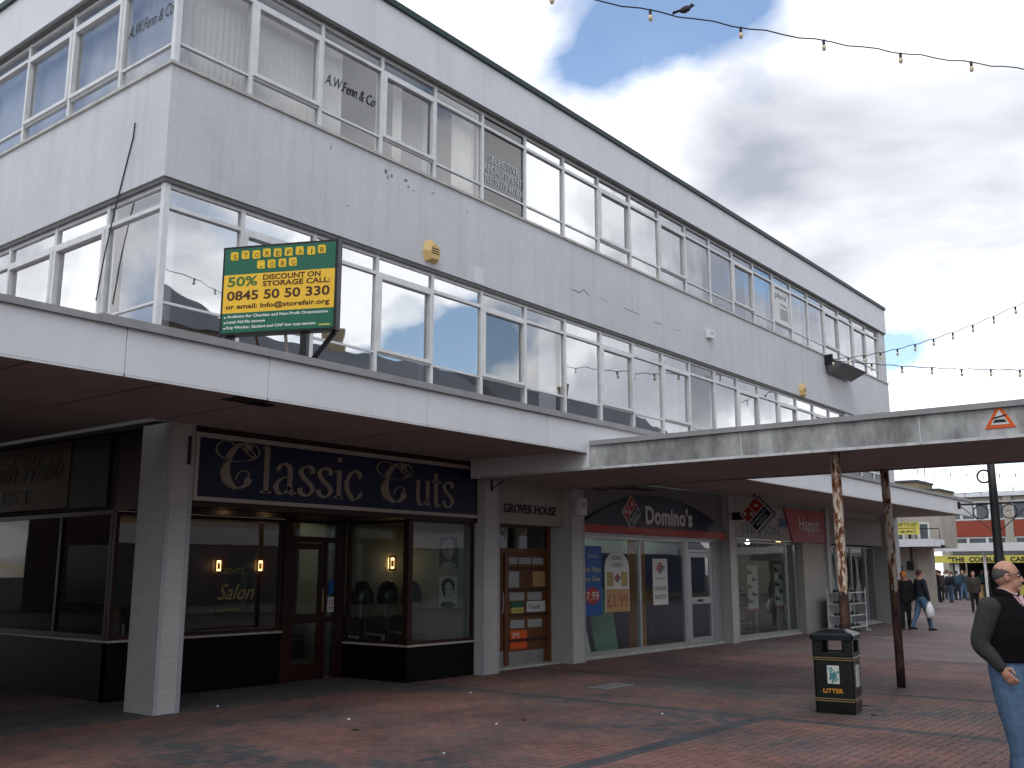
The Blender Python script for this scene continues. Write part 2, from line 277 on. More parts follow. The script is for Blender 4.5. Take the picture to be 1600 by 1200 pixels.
# ------------------------------------------------------------------ mesh builder
OFF = {}
def offset(o): return OFF.get(o.name, Vector((0, 0, 0))) if o else Vector((0, 0, 0))
class MB:
    def __init__(s, T=None): s.v = []; s.f = []; s.T = T
    def add(s, vs, fs):
        k = len(s.v); s.v += [(s.T @ Vector(p)) if s.T else Vector(p) for p in vs]; s.f += [tuple(i+k for i in f) for f in fs]; return s
    def box(s, x0, x1, y0, y1, z0, z1):
        return s.add([(x, y, z) for z in (z0, z1) for y in (y0, y1) for x in (x0, x1)], [(0, 2, 3, 1), (4, 5, 7, 6), (0, 1, 5, 4), (2, 6, 7, 3), (0, 4, 6, 2), (1, 3, 7, 5)])
    def mbox(s, P, u0, u1, d0, d1, z0, z1):                    # box in a facade's own (along, inward, up) axes
        return s.add([P(u, d, z) for z in (z0, z1) for d in (d0, d1) for u in (u0, u1)], [(0, 2, 3, 1), (4, 5, 7, 6), (0, 1, 5, 4), (2, 6, 7, 3), (0, 4, 6, 2), (1, 3, 7, 5)])
    def prism(s, poly, a0, a1, P=None):                        # polygon in two axes extruded along the third
        P = P or (lambda u, v, w: (u, v, w)); n = len(poly)
        return s.add([P(u, v, a0) for u, v in poly]+[P(u, v, a1) for u, v in poly], [tuple(range(n)), tuple(range(2*n-1, n-1, -1))]+[(i, (i+1) % n, n+(i+1) % n, n+i) for i in range(n)])
    def tube(s, path, r, n=8, closed=False):
        path = [Vector(p) for p in path]; m = len(path); rs = r if isinstance(r, (list, tuple)) else [r]*m; vs = []; fs = []
        up = None
        for i, p in enumerate(path):
            a = path[(i-1) % m] if (i or closed) else p; b = path[(i+1) % m] if (i < m-1 or closed) else p
            t = (b-a).normalized() if (b-a).length > 1e-9 else Vector((0, 0, 1))
            if up is None: up = Vector((0, 0, 1)) if abs(t.z) < .9 else Vector((1, 0, 0))
            x = t.cross(up)
            if x.length < 1e-6: x = t.cross(Vector((0, 1, 0)))
            x.normalize(); y = x.cross(t).normalized(); up = y
            q = rs[i]; qx, qy = q if isinstance(q, tuple) else (q, q)
            vs += [p+x*(cos(2*pi*k/n)*qx)+y*(sin(2*pi*k/n)*qy) for k in range(n)]
        for i in range(m if closed else m-1):
            j = (i+1) % m
            fs += [(i*n+k, i*n+(k+1) % n, j*n+(k+1) % n, j*n+k) for k in range(n)]
        if not closed: fs += [tuple(range(n-1, -1, -1)), tuple(range((m-1)*n, m*n))]
        return s.add(vs, fs)
    def loft(s, rings):                                        # equal-length rings of points
        n = len(rings[0]); fs = [(i*n+k, i*n+(k+1) % n, (i+1)*n+(k+1) % n, (i+1)*n+k) for i in range(len(rings)-1) for k in range(n)]
        fs += [tuple(range(n-1, -1, -1)), tuple(range((len(rings)-1)*n, len(rings)*n))]
        return s.add([p for r in rings for p in r], fs)
    def ell(s, c, r, n=12, m=8, R=None):
        c = Vector(c); vs = []; fs = []
        for i in range(m+1):
            th = pi*i/m
            for k in range(n):
                p = Vector((r[0]*sin(th)*cos(2*pi*k/n), r[1]*sin(th)*sin(2*pi*k/n), r[2]*cos(th)))
                vs.append(c+(R @ p if R else p))
        fs = [(i*n+k, i*n+(k+1) % n, (i+1)*n+(k+1) % n, (i+1)*n+k) for i in range(m) for k in range(n)]
        return s.add(vs, fs)
    def mesh(s, name, off=Vector((0, 0, 0)), weld=False):
        me = bpy.data.meshes.new(name); me.from_pydata([p-off for p in s.v], [], s.f)
        bm = bmesh.new(); bm.from_mesh(me); bmesh.ops.remove_doubles(bm, verts=bm.verts, dist=1e-6) if weld else None
        bmesh.ops.recalc_face_normals(bm, faces=bm.faces); bm.to_mesh(me); bm.free(); return me
    def build(s, name, m, parent=None, local=False, smooth=False, bevel=0, weld=False):
        off = Vector((0, 0, 0)) if local else offset(parent)
        me = s.mesh(name, off, weld or smooth); o = bpy.data.objects.new(name, me); COL.objects.link(o)
        me.materials.append(MAT[m])
        if parent: o.parent = parent; OFF[o.name] = off
        if smooth: me.polygons.foreach_set('use_smooth', [True]*len(me.polygons))
        if bevel:
            b = o.modifiers.new('edge', 'BEVEL'); b.width = bevel; b.segments = 2; b.limit_method = 'ANGLE'; b.angle_limit = radians(40); b.harden_normals = False
        return o
def tag(o, label, cat, group=None):
    o['label'] = label; o['category'] = cat
    if group: o['group'] = group
    return o
def thing(name, loc, label, cat, group=None, rz=0):
    o = bpy.data.objects.new(name, None); COL.objects.link(o); o.location = loc; o.rotation_euler.z = rz; o.empty_display_size = .2
    OFF[o.name] = Vector(loc); return tag(o, label, cat, group)
def struct(o): o['kind'] = 'structure'; return o
def PL(y0): return lambda u, d, z: (u, y0+d, z)               # facade facing -Y, u = X
def PS(x0): return lambda u, d, z: (x0+d, u, z)               # facade facing -X, u = Y

# ------------------------------------------------------------------ lettering (built-in font, fitted to a width and height)
def text_geo(s, shear=0, spacing=1, bold=0):
    cu = bpy.data.curves.new('lettering', 'FONT'); cu.body = s; cu.extrude = .02; cu.shear = shear; cu.resolution_u = 3; cu.space_character = spacing; cu.offset = bold
    cu.align_x = 'LEFT'; o = bpy.data.objects.new('lettering', cu); COL.objects.link(o)
    dg = bpy.context.evaluated_depsgraph_get(); me = bpy.data.meshes.new_from_object(o.evaluated_get(dg))
    vs = [v.co.copy() for v in me.vertices]; fs = [tuple(p.vertices) for p in me.polygons]
    bpy.data.objects.remove(o); bpy.data.curves.remove(cu); bpy.data.meshes.remove(me)
    return vs, fs
def put_text(mb, s, u0, u1, z0, z1, Q, proud=.004, shear=0, spacing=1, bold=0):
    """Q(u, z, out): sign face coordinates, u to the reader's right"""
    vs, fs = text_geo(s, shear, spacing, bold)
    x0 = min(v.x for v in vs); x1 = max(v.x for v in vs); y0 = min(v.y for v in vs); y1 = max(v.y for v in vs)
    mb.add([Q(u0+(v.x-x0)/(x1-x0)*(u1-u0), z0+(v.y-y0)/(y1-y0)*(z1-z0), proud*(.5+25*v.z)) for v in vs], fs); return mb
def QL(y): return lambda u, z, out: (u, y-out, z)
def QS(x): return lambda u, z, out: (x-out, -u, z)            # u = -Y (to the reader's right when facing +X)

# ------------------------------------------------------------------ ground and paving
def make_ground():
    g = MB(); g.box(-150, 400, -200, 300, -.40, -.035); gr = struct(g.build('ground', 'mortar'))
    f = MB()                                                   # far paving beyond the laid blocks
    for x0, x1, y0, y1 in ((20.0, 120, -9, 40), (-20, 20.0, -9, -1.0), (-20, 2.0, -1.0, 40), (2.0, 20.0, 12.4, 40)): f.box(x0, x1, y0, y1, -.034, -.001)
    pav = struct(f.build('pavement', 'far_paving'))
    U = .1
    bandX = [(110, 112), (141, 143)]; bandY = [(50, 52)]     # dark courses, in tenths of a metre
    def band(i, j):
        if any(a <= i < b for a, b in bandX): return 1
        if any(a <= j < b for a, b in bandY) and i < 111: return 2
        if 112 <= j < 114 and i < 72: return 2
        return 0
    rects = []
    def vis(x, y):
        d = Vector((x, y, 0))-Vector((0, 0, EYE)); z = d.dot(FWD)
        if z < 4: return False
        u = 800+F_PX*d.dot(RGT)/z; v = 600-F_PX*d.dot(UPV)/z
        return -160 < u < 1760 and v < 1330
    for i in range(20, 200):
        for j in range(-10, 124):
            if not vis(i*U, j*U): continue
            k = (i-j) % 4; b = band(i, j)
            if b:
                if b == 1 and j % 2 == 0: rects.append((i, j, i+1, j+2, 1))
                if b == 2 and i % 2 == 0: rects.append((i, j, i+2, j+1, 1))
                continue
            grey = 106 <= j and i < 111
            if k == 0: rects.append((i, j, i+(1 if band(i+1, j) else 2), j+1, 2 if grey else 0))
            elif k == 1 and band(i-1, j): rects.append((i, j, i+1, j+1, 2 if grey else 0))
            elif k == 3: rects.append((i, j, i+1, j+(1 if band(i, j+1) else 2), 2 if grey else 0))
            elif k == 2 and band(i, j-1): rects.append((i, j, i+1, j+1, 2 if grey else 0))
    rects.sort(key=lambda q: (q[0]*U)**2+(q[1]*U)**2)
    def tone(q):
        if q[4] == 1: return RND.uniform(.02, .16)
        if q[4] == 2: return RND.uniform(.10, .30)
        n = mnoise.noise(Vector((q[0]*.07, q[1]*.07, 3.3)))*.55+mnoise.noise(Vector((q[0]*.021, q[1]*.021, 9.1)))*.35
        return min(1, max(.12, .60+n+RND.uniform(-.24, .24)))
    def block(w, h, dz, g=.0022):
        return [(g, g, -.03), (w-g, g, -.03), (w-g, h-g, -.03), (g, h-g, -.03), (g+.003, g+.003, dz[0]), (w-g-.003, g+.003, dz[1]), (w-g-.003, h-g-.003, dz[2]), (g+.003, h-g-.003, dz[3])], [(4, 5, 6, 7), (0, 1, 5, 4), (1, 2, 6, 5), (2, 3, 7, 6), (3, 0, 4, 7)]
    cache = {}
    def single(w, h, t):
        key = (w, h, round(t*9))
        if key not in cache:
            b = MB(); b.add(*block(w*U, h*U, [RND.uniform(-.002, .001) for _ in range(4)])); me = b.mesh('paver'); me.materials.append(MAT['paver'])
            a = me.attributes.new('tone', 'FLOAT', 'FACE'); a.data.foreach_set('value', [key[2]/9]*len(me.polygons)); cache[key] = me
        return cache[key]
    def inview(q):
        d = Vector((q[0]*U, q[1]*U, 0))-Vector((0, 0, EYE)); z = d.dot(FWD); return -10 < 800+F_PX*d.dot(RGT)/z < 1610 and 600-F_PX*d.dot(UPV)/z < 1200
    near = [q for q in rects if inview(q)][:300]; ns = set(near)
    for q in near:
        o = bpy.data.objects.new('paver', single(q[2]-q[0], q[3]-q[1], tone(q))); o.location = (q[0]*U, q[1]*U, 0); o.parent = pav; COL.objects.link(o)
    vs = []; fs = []; tn = []
    for q in rects:
        if q in ns: continue
        v, f_ = block((q[2]-q[0])*U, (q[3]-q[1])*U, [RND.uniform(-.002, .001) for _ in range(4)]); k = len(vs)
        vs += [(p[0]+q[0]*U, p[1]+q[1]*U, p[2]) for p in v]; fs += [tuple(i+k for i in f) for f in f_]; tn += [tone(q)]*5
    me = bpy.data.meshes.new('paver_field'); me.from_pydata(vs, [], fs); a = me.attributes.new('tone', 'FLOAT', 'FACE'); a.data.foreach_set('value', tn); me.materials.append(MAT['paver'])
    o = bpy.data.objects.new('paver_field', me); COL.objects.link(o); o.parent = pav; o['kind'] = 'stuff'
    # inspection covers in the paving
    for (px, py, w, d) in ((955, 1072, .75, .35), (1375, 996, .6, .5)):
        p = on(px, py, 2, 0); t = tag(MB().box(p.x-w/2, p.x+w/2, p.y-d/2, p.y+d/2, -.03, .006).build('drain_cover', 'steel_plate', bevel=.003), 'flat metal inspection cover set in the paving '+('in front of the pizza shop' if px < 1000 else 'beside the litter bin, towards the shoe shop'), 'drain cover')
make_ground()

# ------------------------------------------------------------------ main building
Y0, X0, XE, YE = 10.69, 6.46, 34.78, 26.0
MOD = 1.258
B = thing('office_building', (X0, Y0, 0), 'three storey white office block with ribbon windows and shops under its canopy', 'building')
def Lring(off, th, y1=YE, xe=XE):                              # plan of a wall band following the two street fronts
    a = X0-off; b = Y0-off; return [(a, b), (xe, b), (xe, b+th), (a+th, b+th), (a+th, y1), (a, y1)]
MB().prism(Lring(0, .28), 6.56, 8.08).build('spandrel_wall', 'mosaic', B)
MB().prism(Lring(-.02, .24), 6.50, 6.558).build('drip_edge', 'drip', B)
MB().prism(Lring(.035, .36), 8.082, 8.125).build('window_sill', 'sill_stone', B)
MB().prism(Lring(.05, .42), 9.90, 10.74).build('roof_fascia', 'roof_fascia', B)
MB().prism(Lring(.02, .2), 9.862, 9.898).build('drip_edge', 'drip', B)
MB().prism(Lring(.10, .5), 10.742, 10.845).build('roof_coping', 'coping_green', B)
for z0, z1 in ((6.62, 7.95), (9.93, 10.70), (3.50, 3.92)):
    MB().box(X0+.32, XE-.3, Y0+.32, YE-.1, z0, z1).build('floor_slab', 'room', B)
MB().box(X0+.4, XE-.3, 15.2, 15.35, 3.93, 9.92).build('partition_wall', 'room', B)
for x in (11.7, 15.3, 20.4, 26.6): MB().box(x-.06, x+.06, Y0+.5, 15.19, 3.93, 9.92).build('partition_wall', 'room', B)
MB().box(XE-.64, XE-.001, Y0+.02, YE, 0, 9.86).build('end_wall', 'mosaic', B)
MB().box(30.30, XE-.65, Y0+.004, Y0+.26, 5.15, 6.498).build('end_wall', 'mosaic', B)
MB().box(X0+.3, XE, YE-.2, YE, 0, 9.86).build('rear_wall', 'render_grey', B)
MB().box(X0+.03, X0+.27, 20.5, YE-.21, 3.93, 9.86).build('end_wall', 'mosaic', B)
# score lines, scars and the crack in the spandrel
def scar(pts, w, name, m):
    mb = MB()
    for (x0, z0), (x1, z1) in zip(pts, pts[1:]):
        dx, dz = x1-x0, z1-z0; l = hypot(dx, dz); nx, nz = -dz/l*w/2, dx/l*w/2
        mb.prism([(x0+nx, z0+nz), (x1+nx, z1+nz), (x1-nx, z1-nz), (x0-nx, z0-nz)], Y0-.003, Y0+.01, lambda u, v, w_: (u, w_, v))
    return mb.build(name, m, B)
cr = [on(x, y, 1, Y0) for x, y in ((893, 452), (908, 458), (914, 453), (922, 462), (936, 464), (952, 472), (975, 481), (1000, 492), (1022, 503), (1036, 508), (1052, 514), (1066, 518))]
for i0, i1, w in ((0, 4, .016), (4, 6, .006), (6, 8, .010), (8, 10, .012), (10, 12, .005)): scar([(p.x+(0 if q == i0 else -.05), p.z) for q, p in enumerate(cr) if i0 <= q < i1], w, 'crack', 'drip')
for x, y, w, h in ((603, 268, .05, .07), (606, 277, .03, .06), (612, 275, .04, .05), (634, 282, .07, .04), (638, 292, .04, .03), (646, 298, .03, .02), (676, 302, .05, .02), (730, 332, .02, .03), (543, 322, .02, .03), (517, 230, .015, .07)):
    p = on(x, y, 1, Y0); MB().box(p.x-w/2, p.x+w/2, Y0-.002, Y0+.01, p.z-h/2, p.z+h/2).build('paint_chip', 'drip', B)
p = on(748, 430, 1, Y0); MB().box(p.x-.13, p.x+.13, Y0-.004, Y0+.01, p.z-.15, p.z+.15).build('patch', 'roof_fascia', B)

def window(P, u0, u1, z0, z1, t_lo, t_hi, casement, gl, name='window', last=False, blind=None, first=False):
    """one bay: white frame with a fanlight, a main light and a low light; casement bays carry a second frame"""
    w = .031; f = MB()
    f.mbox(P, u0+(w-.012 if first else -w), u0+w, .06, .17, z0, z1)
    if last: f.mbox(P, u1-w, u1+w, .06, .17, z0, z1)
    a, b = u0+w, u1-w
    f.mbox(P, a, b, .07, .16, z0, z0+.05); f.mbox(P, a, b, .07, .16, z1-.05, z1); f.mbox(P, a, b, .055, .15, t_hi-.026, t_hi+.026)
    f.mbox(P, a, b, .075, .14, t_lo-.016, t_lo+.016)
    fr = f.build('window', 'white_paint', B)
    panes = [(a, b, z0+.05, t_lo-.016), (a, b, t_lo+.016, t_hi-.026), (a, b, t_hi+.026, z1-.05)]
    if casement:
        c = MB(); q0, q1 = t_lo+.016, t_hi-.026; m = .052
        c.mbox(P, a, a+m, .035, .12, q0, q1); c.mbox(P, b-m, b, .035, .12, q0, q1); c.mbox(P, a+m, b-m, .038, .12, q0, q0+m); c.mbox(P, a+m, b-m, .038, .12, q1-m, q1)
        c.build('casement', 'white_paint', fr); panes[1] = (a+m, b-m, q0+m, q1-m)
    for (p0, p1, q0, q1) in panes:
        j = [RND.uniform(-.0035, .0035) for _ in range(4)]; g = MB(); d = .10
        vs = [P(p0, d+j[0], q0), P(p1, d+j[1], q0), P(p1, d+j[2], q1), P(p0, d+j[0]+j[2]-j[1], q1)]; vs += [tuple(Vector(v)+Vector(P(0, .005, 0))-Vector(P(0, 0, 0))) for v in vs]
        g.add(vs, [(0, 1, 2, 3), (7, 6, 5, 4), (0, 4, 5, 1), (1, 5, 6, 2), (2, 6, 7, 3), (3, 7, 4, 0)]); g.build('pane', gl, fr)
    if blind:                                                  # vertical slat blind hung behind the glass
        s0, s1, mname, gap = blind; mb = MB(); u = s0
        while u < s1-.05:
            t = RND.uniform(.012, .030); mb.add([P(u, .30+t, z0+.05), P(u+.095-gap, .30-t, z0+.05), P(u+.095-gap, .30-t, z1-.08), P(u, .30+t, z1-.08)]+[P(u, .304+t, z0+.05), P(u+.095-gap, .304-t, z0+.05), P(u+.095-gap, .304-t, z1-.08), P(u, .304+t, z1-.08)], [(0, 1, 2, 3), (7, 6, 5, 4), (0, 4, 5, 1), (1, 5, 6, 2), (2, 6, 7, 3), (3, 7, 4, 0)]); u += .095
        mb.build('vertical_blind', mname, fr)
    return fr
PLF, PSF = PL(Y0), PS(X0)
UPC = {1, 3, 8, 10, 13, 15, 18, 20}; LOC = {1, 3, 5, 8, 10, 13, 15, 17}
for k in range(22):
    a = X0+MOD*k+(.10 if k == 0 else 0); b = X0+MOD*(k+1); bl = None
    if k in (0, 1): bl = (a+.05, b, 'blind_cream', .001)
    elif k == 2: bl = (a+.02, a+.62, 'blind_cream', .001)
    elif k == 3: bl = (a+.5, a+.72, 'blind_cream', .02)
    elif k == 4: bl = (a+.7, b-.03, 'blind_cream', .012)
    elif k == 6: bl = (a+.75, b-.05, 'blind_grey', .0)
    elif k in (14, 16, 19): bl = (a+.02, b-.02, 'blind_cream', .002)
    window(PLF, a, b, 8.125, 9.862, 8.46, 9.60, k in UPC, 'glass_clear' if k < 5 else ('glass_dark' if k in (5,) else 'glass_film'), first=(k == 0), last=(k == 21), blind=bl)
for k in range(19):
    a = X0+MOD*k+(.10 if k == 0 else 0); b = X0+MOD*(k+1)
    window(PLF, a, b, 4.02, 6.50, 4.95, 6.20, k in LOC, 'glass_mid' if k in (5, 6, 11) else 'glass_film', first=(k == 0), last=(k == 18), blind=(a+.75, b-.05, 'blind_grey', 0) if k in (6,) else None)
for k in range(3): window(PLF, 30.45+1.2*k, 31.65+1.2*k, 4.02, 5.15, 4.30, 4.85, False, 'glass_dark', last=(k == 2))
MODS = 1.4
for k in range(7):
    a = Y0+.10+MODS*k if k == 0 else Y0+MODS*k; b = Y0+MODS*(k+1)
    window(PSF, a, b, 8.125, 9.862, 8.46, 9.60, k in (1, 2, 4, 5), 'glass_clear', first=(k == 0), last=(k == 6), blind=(a+.04, b-.02, 'blind_grey', .001))
    window(PSF, a, b, 4.02, 6.50, 4.95, 6.20, k in (1, 2, 4, 5), 'glass_film' if k else 'glass_clear', first=(k == 0), last=(k == 6), blind=None if k else (a+.1, b-.05, 'blind_grey', 0))
for z0, z1 in ((8.125, 9.862), (4.02, 6.50)): MB().box(X0+.05, X0+.131, Y0+.05, Y0+.131, z0, z1).build('corner_post', 'white_paint', B)
MB().prism(Lring(-.03, .2), 3.931, 4.018).build('window_kerb', 'sill_stone', B)
# lettering on the glass
def glass_text(rows, P, mname):
    for s, u0, u1, z0, z1, sh in rows: put_text(MB(), s, u0, u1, z0, z1, P, .003, sh).build('window_lettering', mname, B)
qz = QL(Y0+.092)
glass_text([('A.W.Fenn & Co', X0+2*MOD+.10, X0+3*MOD-.12, 8.92, 9.10, .35)], qz, 'text_dark')
glass_text([('SELECTIVE', X0+5*MOD+.20, X0+6*MOD-.18, 8.98, 9.12, 0), ('RECRUITMENT', X0+5*MOD+.07, X0+6*MOD-.06, 8.78, 8.92, 0), ('TEL: 01375 641001', X0+5*MOD+.07, X0+6*MOD-.06, 8.58, 8.71, 0)], qz, 'text_pale')
glass_text([('A.W.Fenn & Co', -(Y0+MODS-.1), -(Y0+.20), 8.92, 9.10, .35)], QS(X0+.092), 'text_dark')
a = X0+15*MOD
pn = MB().box(a+.12, a+MOD-.12, Y0+.085, Y0+.094, 8.56, 9.50).build('notice', 'paper', B)
nb = MB(); put_text(nb, 'pbml', a+.2, a+.95, 9.18, 9.40, QL(Y0+.084), .003); put_text(nb, 'Training', a+.5, a+1.0, 9.02, 9.12, QL(Y0+.084), .003)
for i in range(6): nb.box(a+.5, a+1.05, Y0+.081, Y0+.084, 8.66+.055*i, 8.68+.055*i)
nb.build('print', 'text_dark', pn)

# canopy over the shops, stretched left out of view to shade the side shop
YC, ZS, ZC = 8.276, 3.457, 3.93
can = MB().box(-6.5, XE-.1, YC+.03, Y0-.005, ZS, ZC-.05).build('canopy', 'soffit', B)
MB().box(-6.5, X0-.005, Y0+.0, 30, ZS, ZC-.05).build('canopy', 'soffit', B)  # the unseen left part of this arm is added for its shade
js = [-6.5, -4.5, -2.3, -.1, 2.4, 4.74, 6.36, 8.79, 11.28, 13.7, 16.1, 18.5, 20.9, 23.3, 25.7, 28.1, 30.5, 32.6, XE-.1]
for a, b in zip(js, js[1:]):
    MB().box(a+.004, b-.004, YC, YC+.028, ZS-.03, 3.862).build('fascia_panel', 'white_panel', can, bevel=.003)
    MB().box(a+.01, b-.01, YC+.001, YC+.026, ZS-.052, ZS-.031).build('edge_bead', 'white_paint', can)
MB().box(-6.5, 4.45, YC-.035, YC+.30, 3.863, 3.925).build('canopy_coping', 'coping_grey', can)
MB().box(4.452, XE-.06, YC-.045, YC+.30, 3.863, 3.945).build('canopy_coping', 'coping_grey', can)
for x, y, w in ((4.0, 9.3, .02), (5.3, 9.2, .02), (6.6, 9.3, .015), (9.2, 9.4, .015)): MB().box(x-w/2, x+w/2, YC+.05, Y0-.02, ZS-.004, ZS+.01).build('soffit_joint', 'drip', can)
h = on(395, 627, 2, ZS); MB().box(h.x-.30, h.x+.12, h.y-.16, h.y+.16, ZS-.008, ZS+.01).build('soffit_hatch', 'room_dark', can)
MB().box(h.x-.02, h.x+.30, h.y-.02, h.y+.16, ZS-.012, ZS-.009).build('soffit_hatch', 'black', can)
# columns and piers, tiled, with plain corner strips
def pier(x0, x1, y0, y1, name='pier'):
    p = MB().box(x0, x1, y0, y1, 0, ZS-.001).build(name, 'tile_white', B)
    for a in (x0-.003, x1-.052): MB().box(a, a+.055, y0-.006, y0+.02, .0, ZS-.002).build('corner_strip', 'tile_trim', p)
    return p
pier(6.79, 7.14, 10.70, 11.31, 'column')
pier(12.66, 13.09, 10.62, 10.94); MB().box(13.031, 13.088, 10.945, 11.3, 0, ZS-.003).build('pier', 'tile_white', B); pier(15.20, 15.64, 10.62, 11.3); pier(21.74, 22.12, 10.62, 11.2)
wp = MB().box(26.26, 27.88, 10.66, 11.3, 0, 2.45).build('pier', 'cream_board', B); pier(27.885, 28.18, 10.60, 11.3); pier(33.16, 33.74, 10.60, 11.3)
# wall over the shopfronts
MB().box(7.16, 33.7, 10.78, 11.0, 2.47, ZS-.002).build('shop_lintel', 'cream_board', B)
MB().box(7.0, 11.1, 11.001, 12.24, 2.44, ZS-.003).build('lobby_ceiling', 'maroon', B)
MB().box(7.02, 7.22, 12.2, 20.0, 2.47, ZS-.003).build('shop_lintel', 'room_dark', B)
# shop rooms
for x0, x1, y0, y1, m in ((7.2, 13.0, 12.32, 19, 'shop_floor'), (11.16, 13.0, 10.9, 12.32, 'shop_floor'), (15.7, 21.7, 10.9, 17, 'shop_floor'), (22.2, 33.6, 10.9, 17, 'shop_floor')):
    MB().box(x0, x1, y0, y1, .0, .014).build('room_floor', m, B)
MB().box(7.2, 34, 18.9, 19.1, 0, ZS-.01).build('room_wall', 'cream_wall', B)
MB().box(12.93, 13.03, 10.945, 18.89, 0, ZS-.01).build('room_wall', 'cream_wall', B)
for x, m in ((15.45, 'room_dark'), (21.95, 'purple_wall'), (28.03, 'cream_wall')): MB().box(x-.05, x+.05, 11.31, 18.89, 0, ZS-.01).build('room_wall', m, B)
MB().box(7.25, 12.9, 15.6, 15.7, .015, 2.9).build('room_wall', 'wood_dark', B)
MB().box(15.52, 21.88, 15.0, 15.1, .015, 2.9).build('room_wall', 'purple_wall', B)
MB().box(22.05, 27.9, 15.4, 15.5, .015, 2.9).build('room_wall', 'room_dark', B)
MB().box(7.24, 33.9, 12.3, 18.8, 2.9, 2.95).build('room_ceiling', 'room', B)
MB().box(11.2, 12.9, 11.05, 12.29, 2.52, 2.56).build('room_ceiling', 'room', B)

# ------------------------------------------------------------------ shopfronts (parts of the building)
def front(P, u0, u1, z0, z1, bars, m, gl, name='shop_window', d=0., fw=.05, sillm=None):
    f = MB(); us = [u0]+bars+[u1]
    f.mbox(P, u0, u1, d, d+.07, z1-fw, z1); f.mbox(P, u0, u1, d, d+.07, z0, z0+fw)
    for i, u in enumerate(us):
        a = u if i == 0 else (u-fw if i == len(us)-1 else u-fw/2); f.mbox(P, a, a+fw, d+.002, d+.068, z0+fw, z1-fw)
    o = f.build(name, m, B)
    for a, b in zip(us, us[1:]): MB().mbox(P, a+fw*.6, b-fw*.6, d+.03, d+.036, z0+fw*.8, z1-fw*.8).build('pane', gl, o)
    return o
YR, XR = 12.25, 11.1
P1, P2, P3, P4 = PL(YR), PS(XR), PL(10.80), PS(7.06)
# salon: low black wall with a pale sill, glass over it
for P, a, b, zt in ((P1, 7.06, 9.86, .74), (P3, XR, 12.655, .52), (P4, YR+.001, 19.9, .74)):
    w = MB().mbox(P, a, b, 0, .12, 0, zt).build('stall_riser', 'black_tile', B); MB().mbox(P, a-.02, b, -.03, .13, zt+.001, zt+.03).build('sill', 'cream_trim', w)
w = MB().box(XR, XR+.12, 10.921, YR-.002, 0, .52).build('stall_riser', 'black_tile', B); MB().box(XR-.03, XR+.13, 10.94, YR-.03, .521, .55).build('sill', 'cream_trim', w)
front(P1, 7.06, 9.84, .775, 2.44, [], 'maroon', 'glass_shop', fw=.055); front(P4, YR+.09, 19.9, .775, 2.46, [13.7, 16.2, 18.2], 'maroon', 'glass_side', fw=.06)
front(P3, XR, 12.655, .553, 2.46, [], 'maroon', 'glass_shop', fw=.045); front(PS(XR+.01), 10.88, YR-.05, .553, 2.44, [], 'maroon', 'glass_shop', fw=.045)
MB().box(XR-.045, XR+.055, 10.765, 10.875, .552, 2.465).build('corner_post', 'maroon', B)
# salon door with side light
d = MB(); D = PL(YR)
d.mbox(D, 9.85, 9.99, -.02, .10, 0, 2.44); d.mbox(D, 10.93, 11.09, -.02, .10, 0, 2.44); d.mbox(D, 9.99, 10.93, -.015, .095, 2.10, 2.19); d.mbox(D, 9.99, 10.93, -.015, .095, 2.40, 2.44); d.mbox(D, 10.67, 10.73, -.012, .095, 0, 2.10)
df = d.build('door_frame', 'maroon', B)
l = MB(); l.mbox(D, 9.995, 10.09, .0, .05, .02, 2.09); l.mbox(D, 10.575, 10.665, .0, .05, .02, 2.09); l.mbox(D, 10.09, 10.575, .001, .049, .02, .26); l.mbox(D, 10.09, 10.575, .001, .049, .86, 1.0); l.mbox(D, 10.09, 10.575, .001, .049, 1.99, 2.09)
l.mbox(D, 10.735, 10.925, .001, .049, .86, .95); lf = l.build('door', 'maroon', df)
for a, b, z0, z1 in ((10.08, 10.585, .25, .87), (10.08, 10.585, .99, 2.0), (10.73, 10.93, .02, .87), (10.73, 10.93, .94, 2.1), (9.985, 10.935, 2.185, 2.405)): MB().mbox(D, a, b, .02, .026, z0, z1).build('pane', 'glass_shop', df)
MB().tube([(10.62, YR-.05, 1.02), (10.62, YR-.05, 1.38)], .011).build('handle', 'gilt', df)
s = MB().box(10.78, 10.88, YR-.003, YR+.02, 1.30, 1.50).build('door_sticker', 'poster_blue', df); MB().box(10.77, 10.89, YR-.003, YR+.02, 1.02, 1.25).build('door_sticker', 'paper', df)
mb = MB(); mb.tube([(10.83+.035*cos(t*pi/8), YR-.005, 1.17+.035*sin(t*pi/8)) for t in range(16)], .006, 5, closed=True); mb.box(10.79, 10.87, YR-.005, YR-.003, 1.05, 1.065); mb.box(10.79, 10.87, YR-.005, YR-.003, 1.08, 1.095); mb.build('print', 'red', df)
g = MB(); put_text(g, '& GENTS', 8.62, 9.15, 1.62, 1.70, QL(YR+.028), .002); put_text(g, 'Salon', 8.72, 9.35, 1.25, 1.47, QL(YR+.028), .002, .4); put_text(g, 'for appointments', 8.6, 9.1, 1.08, 1.13, QL(YR+.028), .002); g.build('window_lettering', 'gilt', B)
